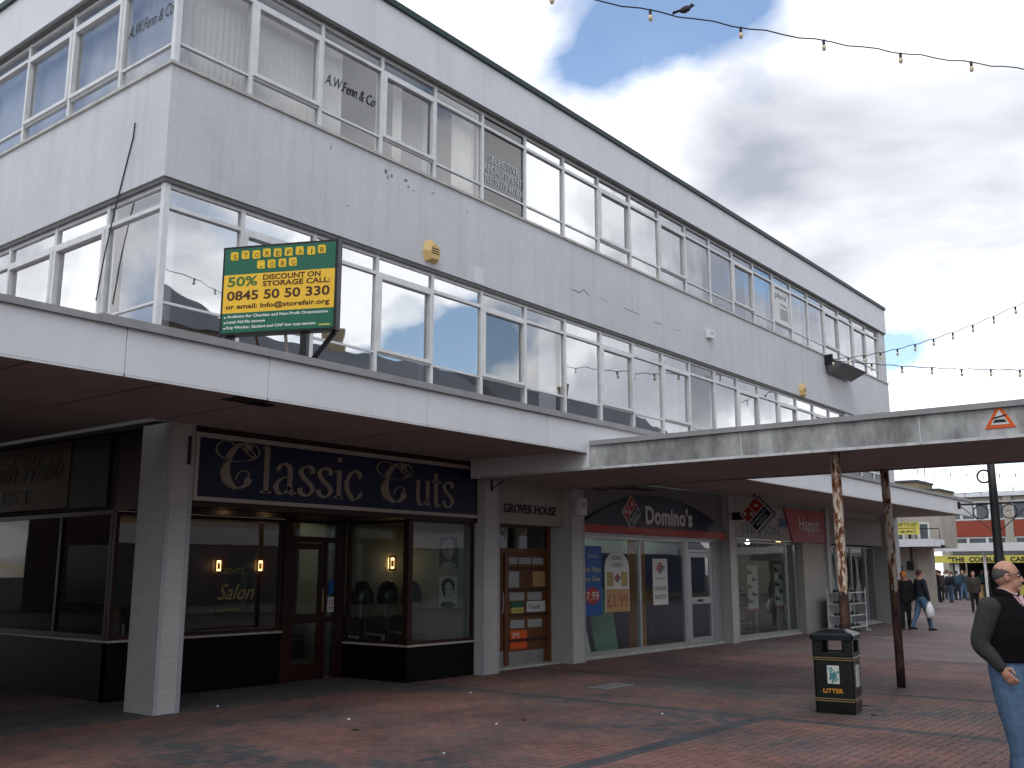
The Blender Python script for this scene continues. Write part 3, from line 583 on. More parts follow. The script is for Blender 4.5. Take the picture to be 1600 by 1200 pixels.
# Grover House entrance
GY = 11.12
e_ = MB(); e_.box(13.09, 15.20, 10.80, GY+.1, 2.475, 2.52); e_.box(13.09, 13.15, GY-.03, GY+.07, .0, 2.474); e_.box(15.12, 15.20, GY-.03, GY+.07, 0, 2.474); e_.box(13.15, 15.12, GY-.028, GY+.068, 1.98, 2.06); e_.box(13.15, 15.12, GY-.028, GY+.068, 2.43, 2.474); e_.box(13.83, 13.92, GY-.027, GY+.067, 0, 1.98)
ef = e_.build('entrance_frame', 'wood', B)
MB().box(13.15, 15.12, GY+.01, GY+.016, 2.06, 2.43).build('pane', 'glass_dark', ef)
l = MB(); l.box(13.155, 13.25, GY, GY+.05, .02, 1.975); l.box(13.70, 13.825, GY, GY+.05, .02, 1.975); l.box(13.25, 13.70, GY+.001, GY+.049, .02, .10); l.box(13.25, 13.70, GY+.001, GY+.049, 1.87, 1.975); l.build('door', 'wood', ef)
MB().box(13.25, 13.70, GY+.02, GY+.026, .28, 1.87).build('pane', 'glass_dark', ef); MB().box(13.16, 13.82, GY-.004, GY+.045, .03, .28).build('kick_plate', 'steel_plate', ef)
MB().tube([(13.75, GY-.005, .92), (13.75, GY-.055, .95), (13.75, GY-.055, 1.27), (13.75, GY-.005, 1.30)], .013).build('handle', 'alu', ef)
MB().box(13.30, 13.50, GY+.012, GY+.019, 1.15, 1.42).build('notice', 'paper', ef)
pb = MB().box(13.92, 15.12, GY+.01, GY+.05, .0, 1.98).build('panel', 'wood', ef)
for z in (.42, .86, 1.30, 1.68): MB().box(13.925, 15.115, GY-.006, GY+.009, z, z+.055).build('rail', 'wood_dark', pb)
MB().box(13.97, 14.98, GY-.008, GY+.009, .02, .26).build('kick_plate', 'steel_plate', pb)
for x0, x1, z0, z1, m in ((13.97, 14.22, 1.78, 1.90, 'paper_grey'), (14.27, 14.62, 1.78, 1.90, 'paper_grey'), (14.67, 15.0, 1.78, 1.90, 'paper_grey'), (13.97, 14.27, 1.37, 1.65, 'paper_grey'), (14.68, 15.05, 1.38, 1.65, 'paper_tan'), (14.0, 14.42, 1.14, 1.28, 'paper_grey'), (14.52, 14.95, 1.14, 1.28, 'paper_grey'), (14.05, 14.40, 1.02, 1.12, 'sign_green'), (14.05, 14.40, .92, 1.015, 'sign_yellow'), (14.50, 15.05, .93, 1.12, 'paper'), (14.02, 14.42, .66, .80, 'paper_grey'), (14.53, 14.95, .66, .80, 'paper_grey'), (14.02, 14.50, .30, .62, 'orange_sign')):
    MB().box(x0, x1, GY-.002, GY+.0095, z0, z1).build('name_plate', m, pb)
t_ = MB(); put_text(t_, 'Track', 14.54, 14.9, .98, 1.07, QL(GY-.003), .003); put_text(t_, 'NOTICE', 14.1, 14.35, .95, .985, QL(GY-.003), .002); t_.build('print', 'blue', pb)
t_ = MB(); put_text(t_, '[H]', 14.08, 14.26, .49, .58, QL(GY-.003), .003); t_.build('print', 'text_white', pb)
MB().box(13.1, 15.2, GY-.25, GY+.1, .0, .03).build('door_step', 'sill_stone', B)
t_ = MB(); put_text(t_, 'GROVER HOUSE', 13.40, 14.95, 2.66, 2.82, QL(10.778), .012, bold=.012); t_.build('house_name', 'text_dark', B)
# pizza shop front
PD = PL(10.86); dm = front(PD, 15.66, 20.0, .06, 2.36, [18.05], 'alu', 'glass_shop', fw=.07)
MB().box(15.65, 21.73, 10.83, 10.95, 0, .058).build('door_step', 'sill_stone', B)
l = MB(); l.mbox(PD, 20.0, 20.12, -.01, .08, .06, 2.36); l.mbox(PD, 21.28, 21.73, -.01, .08, .06, 2.36); l.mbox(PD, 20.12, 21.28, -.008, .08, 2.08, 2.14); l.mbox(PD, 20.12, 21.28, -.008, .08, 2.31, 2.36); df = l.build('door_frame', 'alu', B)
l = MB(); l.mbox(PD, 20.13, 20.25, 0, .05, .07, 2.07); l.mbox(PD, 21.15, 21.27, 0, .05, .07, 2.07); l.mbox(PD, 20.25, 21.15, .001, .049, .07, .20); l.mbox(PD, 20.25, 21.15, .001, .049, .93, 1.08); l.mbox(PD, 20.25, 21.15, .001, .049, 1.97, 2.07); l.build('door', 'alu', df)
for z0, z1 in ((.20, .93), (1.08, 1.97), (2.14, 2.31)): MB().mbox(PD, 20.25 if z1 < 2 else 20.12, 21.15 if z1 < 2 else 21.28, .02, .026, z0, z1).build('pane', 'glass_shop', df)
MB().box(20.55, 20.75, 10.84, 10.859, .98, 1.03).build('handle', 'black', df)
MB().box(15.66, 21.72, 10.80, 10.95, 2.361, 2.47).build('shop_head', 'alu', B)
# shoe shop fronts
PH = PL(10.86); front(PH, 22.14, 26.25, .07, 2.42, [25.6], 'alu', 'glass_shop', fw=.06); MB().box(22.13, 26.25, 10.80, 10.97, 0, .068).build('door_step', 'sill_stone', B)
front(PL(11.0), 28.2, 33.1, .07, 2.42, [29.6, 30.9, 32.2], 'alu', 'glass_shop', fw=.06); MB().box(28.19, 33.15, 10.9, 11.1, 0, .068).build('door_step', 'sill_stone', B)
MB().box(29.5, 33.1, 12.0, 12.06, .07, 2.42).build('room_wall', 'door_yellow', B)
MB().box(28.4, 32.6, 11.08, 11.10, 2.12, 2.36).build('roller_blind', 'box_white', B)

# ------------------------------------------------------------------ shop signs
def sign_root(name, x, y, z, label): return thing(name, (x, y, z), label, 'shop sign')
def catmull(pts, n=8):
    P = [Vector((*p, 0)) for p in pts]; P = [2*P[0]-P[1]]+P+[2*P[-1]-P[-2]]; out = []
    for i in range(1, len(P)-2):
        for k in range(n):
            t = k/n; out.append(.5*((2*P[i])+(P[i+1]-P[i-1])*t+(2*P[i-1]-5*P[i]+4*P[i+1]-P[i+2])*t*t+(3*P[i]-P[i-1]-3*P[i+1]+P[i+2])*t**3))
    return out+[P[-2]]
def pen(mb, pts, Q, u, z, sc, nib=.145, ang=18, proud=.012, curve=True, thin=.035):
    """one stroke of a broad-nib pen: thick stems, thin joins"""
    path = catmull(pts) if curve and len(pts) > 2 else [Vector((*p, 0)) for p in pts]
    nv = Vector((cos(radians(ang)), sin(radians(ang)), 0)); n = len(path)
    vs = []
    for i, p in enumerate(path):
        t = (path[min(i+1, n-1)]-path[max(i-1, 0)]).normalized()
        w = Vector((-t.y, t.x, 0))*(thin+nib*abs(t.cross(nv).z))/2
        for s_ in (1, -1):
            q = p+w*s_
            for o in (0, proud): vs.append(Q(u+q.x*sc[0], z+q.y*sc[1], o))
    fs = []
    for i in range(n-1):
        a = i*4; b = a+4; fs += [(a+1, a+3, b+3, b+1), (a, b, b+2, a+2), (a, a+1, b+1, b), (a+2, b+2, b+3, a+3)]
    fs += [(0, 2, 3, 1), ((n-1)*4, (n-1)*4+1, (n-1)*4+3, (n-1)*4+2)]
    mb.add(vs, fs)
GLY = {'l': (.42, [([(.18, 0), (.18, 1.5)], 0), ([(-.0, 1.42), (.16, 1.5)], 0), ([(.0, .02), (.36, .02)], 0)]),
 'i': (.42, [([(.18, 0), (.18, .98)], 0), ([(.0, .9), (.16, .98)], 0), ([(.0, .02), (.36, .02)], 0), ([(.18, 1.26), (.18, 1.42)], 0)]),
 'a': (.86, [([(.12, .76), (.3, .98), (.52, .92), (.58, .7), (.58, .22), (.66, .03), (.82, .08)], 1), ([(.58, .6), (.28, .5), (.10, .26), (.2, .03), (.42, .05), (.58, .24)], 1)]),
 's': (.68, [([(.52, .76), (.5, .92), (.3, .99), (.1, .82), (.2, .60), (.42, .42), (.54, .22), (.36, .01), (.12, .08), (.07, .24)], 1)]),
 'c': (.76, [([(.62, .76), (.52, .96), (.3, .97), (.09, .68), (.09, .34), (.3, .02), (.5, .04), (.66, .24)], 1)]),
 'u': (.88, [([(.16, .97), (.16, .28), (.28, .03), (.46, .06), (.62, .26)], 1), ([(.64, .97), (.64, .02)], 0), ([(.0, .93), (.14, .97)], 0), ([(.48, .93), (.62, .97)], 0), ([(.64, .02), (.8, .03)], 0)]),
 't': (.54, [([(.2, 1.28), (.2, .22), (.3, .02), (.48, .08)], 1), ([(.02, .95), (.44, .95)], 0)])}
def swash_C(mb, Q, u, z, sc):
    pen(mb, [(1.02, 1.42), (.86, 1.62), (.62, 1.5), (.40, 1.12), (.30, .62), (.38, .16), (.62, -.12), (.92, .02), (1.02, .30)], Q, u, z, sc, .20, 12)
    for pts in ([(1.02, .30), (1.0, .52), (.82, .58), (.66, .40), (.62, .2)], [(1.02, 1.42), (1.18, 1.2), (.96, .98), (.5, .90), (.16, 1.02), (-.02, 1.30), (.12, 1.6), (.4, 1.64), (.62, 1.46)], [(.74, 1.5), (.90, 1.32), (1.12, 1.08)], [(.30, 1.0), (.16, .5), (.26, .06), (.58, -.2)], [(.86, 1.66), (1.2, 1.58), (1.32, 1.3), (1.1, 1.02), (.7, .9)]):
        pen(mb, pts, Q, u, z, sc, .02, 12, thin=.03)
def word(mb, s, Q, u, z, sc):
    for ch in s:
        w, strokes = GLY[ch]
        for pts, cv in strokes: pen(mb, pts, Q, u, z, sc, curve=bool(cv))
        u += w*sc[0]
    return u
# Classic Cuts
SX0, SX1, SZ0, SZ1 = 7.15, 12.65, 2.52, 3.37
cs = sign_root('salon_sign', SX0, 10.7, SZ0, 'dark navy hair salon fascia sign with dull gold serif lettering and swash capitals')
MB().box(SX0, SX1, 10.700, 10.778, SZ0, SZ1).build('board', 'navy', cs)
for a in ((SX0, SX1, SZ0-.002, SZ0+.05), (SX0, SX1, SZ1-.055, SZ1+.004), (SX0, SX0+.05, SZ0+.05, SZ1-.055), (SX1-.05, SX1, SZ0+.05, SZ1-.055)): MB().box(a[0], a[1], 10.678, 10.699, a[2], a[3]).build('border', 'cream_trim', cs)
MB().box(SX0, SX1, 10.69, 10.77, SZ1+.005, ZS-.004).build('top_rail', 'maroon', cs)
MB().box(SX0, SX1, 10.73, 10.85, SZ0-.075, SZ0-.003).build('bottom_rail', 'maroon', cs)
q = QL(10.699); ux = lambda px: on(px, 745, 1, 10.70).x; bz = on(430, 771, 1, 10.70).z
mb = MB(); swash_C(mb, q, ux(336), bz+.07, ((ux(402)-ux(336))/1.30, .335)); wx = (ux(566)-ux(406))/3.78; word(mb, 'lassic', q, ux(407), bz, (wx, .41)); mb.build('lettering', 'gold_letter', cs)
mb = MB(); swash_C(mb, q, ux(589), bz+.05, ((ux(642)-ux(589))/1.28, .335)); word(mb, 'uts', q, ux(648), bz-.01, ((ux(709)-ux(648))/2.05, .40)); mb.build('lettering', 'gold_letter', cs)
# pizza sign with the arched head
ds = sign_root('pizza_shop_sign', 15.66, 10.7, 2.36, 'arched navy pizza shop fascia sign with red strip and white lettering')
MB().box(15.65, 21.735, 10.772, 10.7795, 2.475, ZS-.004).build('backing', 'board_dark', ds)
xa, xb, zb = 15.70, 21.70, 2.40
arc = [(xa+(xb-xa)*i/28, zb+.15+.68*sin(pi*i/28)**.80) for i in range(29)]
MB().prism([(xa, zb+.15)]+arc[1:-1]+[(xb, zb+.15)], 10.70, 10.771, lambda u, v, w: (u, w, v)).build('board', 'navy', ds)
MB().box(xa, xb, 10.685, 10.771, zb, zb+.149).build('red_strip', 'red', ds)
t_ = MB(); put_text(t_, "Domino's", 18.02, 20.05, 2.62, 3.02, QL(10.698), .02, bold=.035, spacing=1.08); t_.build('lettering', 'text_white', ds)
t_ = MB(); put_text(t_, 'The Pizza Delivery Experts', 18.0, 19.2, 2.44, 2.51, QL(10.684), .004); t_.build('lettering', 'text_pale', ds)
def domino(parent, Q, u, z, a, local=False, proud=.02):
    """the diamond emblem: white rim, two red squares, blue half with the name"""
    def R(x, y, o): c = cos(pi/4); return Q(u+(x*c-y*c)*a[0], z+(x*c+y*c)*a[1], o)
    def sq(x0, x1, y0, y1, o0, o1, name, m): return MB().add([R(x, y, o) for o in (o0, o1) for x, y in ((x0, y0), (x1, y0), (x1, y1), (x0, y1))], [(0, 1, 2, 3), (7, 6, 5, 4), (0, 4, 5, 1), (1, 5, 6, 2), (2, 6, 7, 3), (3, 7, 4, 0)]).build(name, m, parent, local)
    sq(-.5, .5, -.5, .5, 0, proud, 'emblem_plate', 'text_white')
    sq(-.45, .45, -.45, -.03, proud+.001, proud+.008, 'emblem_square', 'navy'); sq(-.45, -.02, .02, .45, proud+.001, proud+.008, 'emblem_square', 'red'); sq(.02, .45, .02, .45, proud+.001, proud+.008, 'emblem_square', 'red')
    for x, y in ((.235, .235), (-.32, .34), (-.14, .14)):
        d_ = MB(); ring = [(x+.075*cos(k*pi/7), y+.075*sin(k*pi/7)) for k in range(14)]; d_.add([R(*p, proud+.009) for p in ring]+[R(*p, proud+.014) for p in ring], [tuple(range(13, -1, -1)), tuple(range(14, 28))]+[(k, (k+1) % 14, 14+(k+1) % 14, 14+k) for k in range(14)]); d_.build('emblem_dot', 'text_white', parent, local)
    t = MB(); put_text(t, "Domino's", -.40, .40, -.22, -.08, lambda x, y, o: R(x, y, proud+.008+o), .004); put_text(t, 'PIZZA', -.28, .28, -.40, -.27, lambda x, y, o: R(x, y, proud+.008+o), .004); t.build('lettering', 'text_white', parent, local)
domino(ds, QL(10.70), 17.46, 2.84, (.52, .50))
# projecting diamond sign
hp_ = on(1182, 803, 0, 21.9)
hs = thing('hanging_sign', (21.9, hp_.y, hp_.z), 'diamond shaped red and blue sign hung under the canopy by the shoe shop', 'shop sign')
ap = hp_.z; sgx = 21.9
def Rd(x, y, o): c = cos(pi/4); return (sgx-o, hp_.y-(x*c-y*c)*.62, ap+(x*c+y*c)*.62)
MB().add([Rd(x, y, o) for o in (-.16, 0) for x, y in ((-.5, -.5), (.5, -.5), (.5, .5), (-.5, .5))], [(0, 1, 2, 3), (7, 6, 5, 4), (0, 4, 5, 1), (1, 5, 6, 2), (2, 6, 7, 3), (3, 7, 4, 0)]).build('case', 'box_grey', hs)
domino(hs, lambda u, z, o: (sgx-.001-o, hp_.y-u, ap+z), 0, 0, (.60, .60), proud=.012)
MB().box(sgx+.04, sgx+.12, hp_.y-.05, 10.619, ap-.12, ap+.06).build('arm', 'iron', hs); MB().box(sgx-.10, sgx-.06, hp_.y-.02, hp_.y+.02, ap+.40, ZS-.001).build('hanger', 'iron', hs)
# shoe shop sign
ss = sign_root('shoe_shop_sign', 22.14, 10.66, 2.45, 'long cream fascia board with a slanted crimson panel over the shoe shop')
MB().box(22.14, 27.87, 10.665, 10.779, 2.45, 3.30).build('board', 'cream_board', ss); MB().box(28.19, 33.15, 10.70, 10.779, 2.45, 3.22).build('board', 'board_grey', ss)
MB().prism([(25.05, 3.31), (27.85, 3.31), (27.85, 2.43), (25.55, 2.43)], 10.62, 10.664, lambda u, v, w: (u, w, v)).build('red_panel', 'crimson', ss)
t_ = MB(); put_text(t_, 'Happit', 26.0, 27.45, 2.62, 3.12, QL(10.619), .006); t_.build('lettering', 'text_white', ss)
t_ = MB(); put_text(t_, 'STIMPSON', 22.5, 24.75, 2.56, 2.80, QL(10.664), .006); t_.build('lettering', 'teal', ss)
t_ = MB(); t_.box(24.75, 25.25, 10.655, 10.664, 2.80, 3.02); t_.build('plate', 'blue', ss)
MB().box(22.14, 27.87, 10.66, 10.70, 2.42, 2.449).build('bead', 'alu', ss)
# dark sign over the side street shop
ls = sign_root('side_street_sign', 7.06, 12.3, 2.5, 'dim brown and green fascia sign round the corner under the canopy')
MB().box(6.95, 7.019, 12.35, 13.35, 2.50, ZS-.004).build('board', 'sign_dark_green', ls); MB().box(6.94, 7.018, 13.36, 17.4, 2.52, ZS-.006).build('board', 'sign_brown', ls); MB().box(6.95, 7.019, 17.41, 19.9, 2.50, ZS-.004).build('board', 'sign_dark_green', ls)
t_ = MB(); put_text(t_, 'Goldsmith Webb', -16.9, -13.55, 2.93, 3.30, QS(6.939), .006, .4); put_text(t_, 'EST', -15.3, -14.4, 2.62, 2.82, QS(6.939), .006); t_.build('lettering', 'sign_dark_green', ls)

# storage advert on the canopy roof
bl = Vector((6.67, 9.60, 4.38)); br = Vector((7.27, 8.34, 4.38)); bw = (br-bl).length; bh = 1.02
ang = atan2((br-bl).y, (br-bl).x)
ad = thing('advert_board', (bl.x, bl.y, ZC-.05), 'green and yellow self storage advert board on black struts above the canopy', 'billboard', rz=ang)
# local frame: x along the board to the reader's right, -y towards the reader
b0 = bl.z-(ZC-.05)
MB().box(-.03, bw+.03, .0, .13, b0-.03, b0+bh+.03).build('case', 'black', ad, True, bevel=.006)
QB = lambda u, z, o: (u, -.004-o, b0+z)
def sheet(x0, x1, z0, z1, m, o=.0, name='panel'): return MB().box(x0, x1, -.004-o, .0-o if o else -.0005, b0+z0, b0+z1).build(name, m, ad, True)
sheet(0, bw, .70, bh, 'sign_green'); sheet(0, bw, .235, .6995, 'amber_yellow'); sheet(0, bw, 0, .2345, 'sign_green')
def blocks(word_, u0, step, z, sz):
    for i, ch in enumerate(word_):
        u = u0+i*step+RND.uniform(-.006, .006); zz = z+RND.uniform(-.008, .008)
        cb = MB(); cb.box(u, u+sz, -.0085, -.0042, b0+zz, b0+zz+sz); cb.prism([(u, zz+sz+.002), (u+sz, zz+sz+.002), (u+sz-.014, zz+sz+.020), (u-.014, zz+sz+.020)], -.0085, -.0042, lambda a, b, w: (a, w, b0+b)); cb.prism([(u-.002, zz), (u-.002, zz+sz), (u-.016, zz+sz+.018), (u-.016, zz+.018)], -.0085, -.0042, lambda a, b, w: (a, w, b0+b)); o = cb.build('letter_block', 'yellow', ad, True)
        t = MB(); put_text(t, ch, u+sz*(.42 if ch == 'I' else .2), u+sz*(.58 if ch == 'I' else .8), zz+sz*.15, zz+sz*.85, lambda a, b, w: (a, -.0086-w, b0+b), .002) if ch != '.' else t.box(u+sz*.35, u+sz*.6, -.0105, -.0086, b0+zz+.01, b0+zz+.03); t.build('lettering', 'text_brown', o, True)
blocks('STOREFAIR', .085, .139, .885, .082); blocks('.ORG', .43, .137, .755, .082)
for s_, m_, u0, u1, z0, z1 in (('50%', 'text_green', .05, .43, .555, .675), ('DISCOUNT ON', 'text_brown', .50, 1.22, .615, .68), ('STORAGE CALL:', 'text_brown', .50, 1.34, .535, .60), ('0845 50 50 330', 'text_brown', .05, 1.34, .385, .50), ('or email: info@storefair.org', 'text_brown', .04, 1.34, .265, .345)):
    put_text(MB(), s_, u0, u1, z0, z1, QB, .003, bold=.022).build('lettering', m_, ad, True)
for i, (s_, w_) in enumerate((('Archiving for Charities and Non-Profit Organisations', 1.33), ('Legal Aid file storage', .55), ('Key Worker, Student and OAP low cost storage', 1.18))):
    z_ = .165-.066*i; put_text(MB(), s_, .065, w_, z_, z_+.046, QB, .003, bold=.02).build('lettering', 'text_white', ad, True); MB().box(.028, .048, -.008, -.0045, b0+z_+.008, b0+z_+.028).build('bullet', 'text_white', ad, True)
sheet(1.22, 1.36, .03, .045, 'sign_yellow', .002, 'strip')
for u in (.08, 1.02): MB().box(u-.04, u+.04, .03, .11, -.0, b0-.031).build('post', 'black', ad, True)
MB().tube([(-.28, .10, 0), (.02, .10, b0+.25)], .022, 6).build('strut', 'black', ad, True); MB().tube([(1.0, .10, .02), (bw-.02, .10, b0-.035)], .03, 6).build('strut', 'black', ad, True)
MB().tube([(.62, .55, 0.0), (.72, .13, b0+.2)], .02, 6).build('strut', 'cream_trim', ad, True); MB().tube([(.34, .55, 0), (.30, .13, b0+.2)], .018, 6).build('strut', 'wood', ad, True)

# ------------------------------------------------------------------ walkway canopy across the street with its two rusty posts
XW0, XW1, ZW0, ZW1 = 12.30, 15.22, 3.15, 3.56
wk = thing('walkway_canopy', (12.5, 4.65, 0), 'weathered grey concrete walkway canopy crossing the street on rusty posts', 'canopy')
MB().box(XW0+.05, XW1-.05, -7.0, 10.60, ZW0+.02, ZW1-.06).build('roof_slab', 'soffit', wk)
ys = [10.60, 8.25, 5.78, 3.45, 1.1, -1.3, -3.7, -7.0]
for a, b in zip(ys, ys[1:]):
    MB().box(XW0, XW0+.049, b+.006, a-.006, ZW0, ZW1-.05).build('fascia_panel', 'white_panel' if a > 9 else 'stained_concrete', wk, bevel=.004)
    MB().box(XW1-.049, XW1, b+.006, a-.006, ZW0, ZW1-.05).build('fascia_panel', 'stained_concrete', wk)
    MB().box(XW0+.004, XW0+.04, b-.006, b+.006, ZW0+.01, ZW1-.06).build('joint_cover', 'white_paint', wk); MB().box(XW0-.008, XW0-.0005, b+.008, a-.008, ZW0, ZW0+.035).build('drip_bead', 'old_bead', wk)
MB().box(XW0-.04, XW0+.3, -7.0, 8.22, ZW1-.049, ZW1+.02).build('coping', 'coping_grey', wk); MB().box(XW1-.3, XW1+.03, -7.0, 8.22, ZW1-.049, ZW1+.02).build('coping', 'coping_grey', wk)
def post(x, y, bend):
    pts = [(x+bend*sin(t/9*pi)*.8, y+bend*(t/9), ZW0*t/9+.0) for t in range(10)]; pts[-1] = (pts[-1][0], pts[-1][1], ZW0+.02)
    MB().tube(pts, .062, 14).build('post', 'rusty_post', wk, smooth=True)
p2 = on(1410, 1073, 2, 0); post(12.62, 4.62, .0); post(p2.x-.1, p2.y-.02, .03)
mb = MB(); k = on(968, 765, 2, ZW0)
for dx, dy, w, h in ((0, 0, .5, .08), (.3, -.25, .9, .12), (-.1, .35, .3, .08)): mb.box(k.x+dx-w/2, k.x+dx+w/2, k.y+dy-h, k.y+dy+h, ZW0+.010, ZW0+.0195)
mb.build('flaking_patch', 'room_dark', wk)
# warning triangle on the fascia
wt = on(1562, 652, 0, XW0); ws = thing('warning_sign', (XW0, wt.y, wt.z-.1), 'red triangular warning sign stuck on the walkway fascia', 'sign')
tri = lambda s_: [(-.165*s_, -.125*s_), (.165*s_, -.125*s_), (0, .165*s_)]
QW = lambda u, v, w: (XW0-w, wt.y-u, wt.z+v)
MB().prism(tri(1), .001, .010, QW).build('plate', 'orange_sign', ws); MB().prism([(-.10, -.085), (.10, -.085), (.0, .09)], .0105, .013, QW).build('field', 'paper', ws)
m_ = MB(); m_.prism([(-.07, .0), (.07, .028), (.07, .012), (-.07, -.02)], .0135, .016, QW); m_.prism([(-.075, -.06), (.075, -.06), (.05, -.025), (-.05, -.025)], .0135, .016, QW); m_.build('symbol', 'text_dark', ws)

# ------------------------------------------------------------------ small fittings on the facade
def alarm(px, py, w, label):
    p = on(px, py, 1, Y0); t = thing('alarm_box', (p.x, Y0, p.z), label, 'alarm box', 'alarm boxes on the office block')
    r = [(-.5, .0), (-.36, .42), (.0, .62), (.36, .42), (.5, 0), (.36, -.5), (-.36, -.5)]
    MB().add([(p.x+a*w, Y0, p.z+b*w) for a, b in r]+[(p.x+a*w*.62+.02, Y0-.11, p.z+b*w*.66-.02) for a, b in r], [tuple(range(7)), tuple(range(13, 6, -1))]+[(i, (i+1) % 7, 7+(i+1) % 7, 7+i) for i in range(7)]).build('case', 'alarm_yellow', t)
    m = MB(); [m.box(p.x-.08, p.x+.10, Y0-.114, Y0-.111, p.z-.05+.04*i, p.z-.035+.04*i) for i in range(3)]; m.build('print', 'text_brown', t)
alarm(672, 394, .36, 'yellow alarm box on the wall nearer the advert board'); alarm(1252, 610, .36, 'yellow alarm box on the wall near the dark floodlight')
def wallbox(px, py, w, h, d, y, m, label):
    p = on(px, py, 1, y); t = thing('wall_box', (p.x, y, p.z), label, 'alarm box'); MB().box(p.x-w/2, p.x+w/2, y-d, y, p.z-h/2, p.z+h/2).build('case', m, t, bevel=.01); MB().box(p.x-w*.3, p.x+w*.25, y-d-.003, y-d, p.z-h*.1, p.z+h*.3).build('plate', 'paper_grey', t)
wallbox(1107, 523, .28, .20, .10, Y0, 'box_white', 'small white box on the mosaic wall between the two window bands')
wallbox(904, 792, .22, .32, .12, 10.612, 'box_white', 'off-white alarm box on the tiled pier beside the pizza shop')
p = on(1308, 578, 1, Y0); fl = thing('floodlight', (p.x, Y0, p.z), 'large dark floodlight hung on the wall below the upper windows', 'floodlight')
MB().add([(p.x-1.0, Y0-.02, p.z+.16), (p.x+.9, Y0-.02, p.z+.16), (p.x+.9, Y0-.62, p.z-.02), (p.x-1.0, Y0-.62, p.z-.02), (p.x-1.0, Y0-.10, p.z-.26), (p.x+.9, Y0-.10, p.z-.26)], [(0, 1, 2, 3), (3, 2, 5, 4), (0, 4, 5, 1), (0, 3, 4), (1, 5, 2)]).build('case', 'box_grey', fl); MB().box(p.x-1.04, p.x-.98, Y0-.25, Y0-.001, p.z+.0, p.z+.30).build('bracket', 'iron', fl)
def bracket(x, y, z, label, s):
    t = thing('sign_bracket', (x, y, z), label, 'bracket'); MB().box(x-.018, x+.018, y-.02, y, z, z+.36).build('back_plate', 'iron', t)
    if s:
        MB().tube([(x, y-.02, z+.30), (x-.02, y-.55, z+.32)], .010, 6).build('arm', 'iron', t); MB().tube([(x, y-.02, z+.05), (x, y-.2, z+.13), (x, y-.42, z+.30)], .008, 6).build('brace', 'iron', t)
        MB().tube([(x, y-.42+.07*cos(a*pi/6)*(1-a/26), z+.22+.07*sin(a*pi/6)*(1-a/26)) for a in range(18)], .007, 6).build('scroll', 'iron', t)
bracket(12.86, 10.612, 2.98, 'black iron scroll bracket with no sign on the pier by the entrance', True); bracket(7.06, 10.692, 2.95, 'black iron back plate left on the corner column', False)
cb = [on(x, y, 0, X0-.015) for x, y in ((211, 192), (208, 215), (196, 262), (182, 318), (172, 360), (163, 400), (150, 470))]
tag(MB().tube(cb, .009, 6).build('loose_cable', 'cable'), 'loose black cable hanging down the side wall over the windows', 'cable')

# ------------------------------------------------------------------ things inside the shops
def sconce(x, y, z, i):
    t = thing('wall_lamp', (x, y, z), ['lit amber wall lamp beside a mirror at the back of the salon', 'lit amber wall lamp on the far side of the salon mirror', 'lit amber wall lamp above the hood dryers in the salon'][i], 'lamp', 'lit wall lamps in the salon')
    f = MB(); [f.box(x+a, x+b, y-.07, y-.05, z+c, z+d) for a, b, c, d in ((-.085, -.055, -.13, .13), (.055, .085, -.13, .13), (-.055, .055, .10, .13), (-.055, .055, -.13, -.10), (-.03, .02, -.06, .05))]; f.build('frame', 'lamp_frame', t)
    MB().box(x-.05, x+.05, y-.045, y-.004, z-.095, z+.095).build('shade', 'lamp_glow', t)
    l = bpy.data.lights.new('wall_lamp_light', 'POINT'); l.energy = .5; l.color = (1, .6, .28); l.shadow_soft_size = .06; o = bpy.data.objects.new('wall_lamp_light', l); COL.objects.link(o); o.parent = t; o.location = (0, -.16, 0)
a = on(340, 884, 1, 15.58); b = on(405, 884, 1, 15.58); sconce(a.x, 15.598, a.z, 0); sconce(b.x, 15.598, b.z, 1)
MB().box(11.16, 12.925, 12.72, 12.80, .015, 2.5).build('room_wall', 'cream_wall', B)
c3 = on(611, 880, 1, 12.7); sconce(min(c3.x, 12.75), 12.719, c3.z, 2)
m1, m2 = on(372, 1000, 1, 15.55), on(398, 880, 1, 15.55)
mi = thing('salon_mirror', (a.x+.45, 15.55, 1.2), 'framed mirror between two lit lamps in the salon', 'mirror'); MB().box(a.x+.22, b.x-.16, 15.55, 15.599, .95, 1.95).build('frame', 'black', mi); MB().box(a.x+.48, b.x-.30, 15.535, 15.549, 1.05, 1.62).build('mirror_glass', 'far_glass', mi)
MB().box(9.2, 12.8, 15.2, 15.59, .02, .85).build('counter', 'black', B); MB().box(8.0, 12.8, 15.3, 15.599, 2.62, 2.75).build('light_trough', 'trough_glow', B)
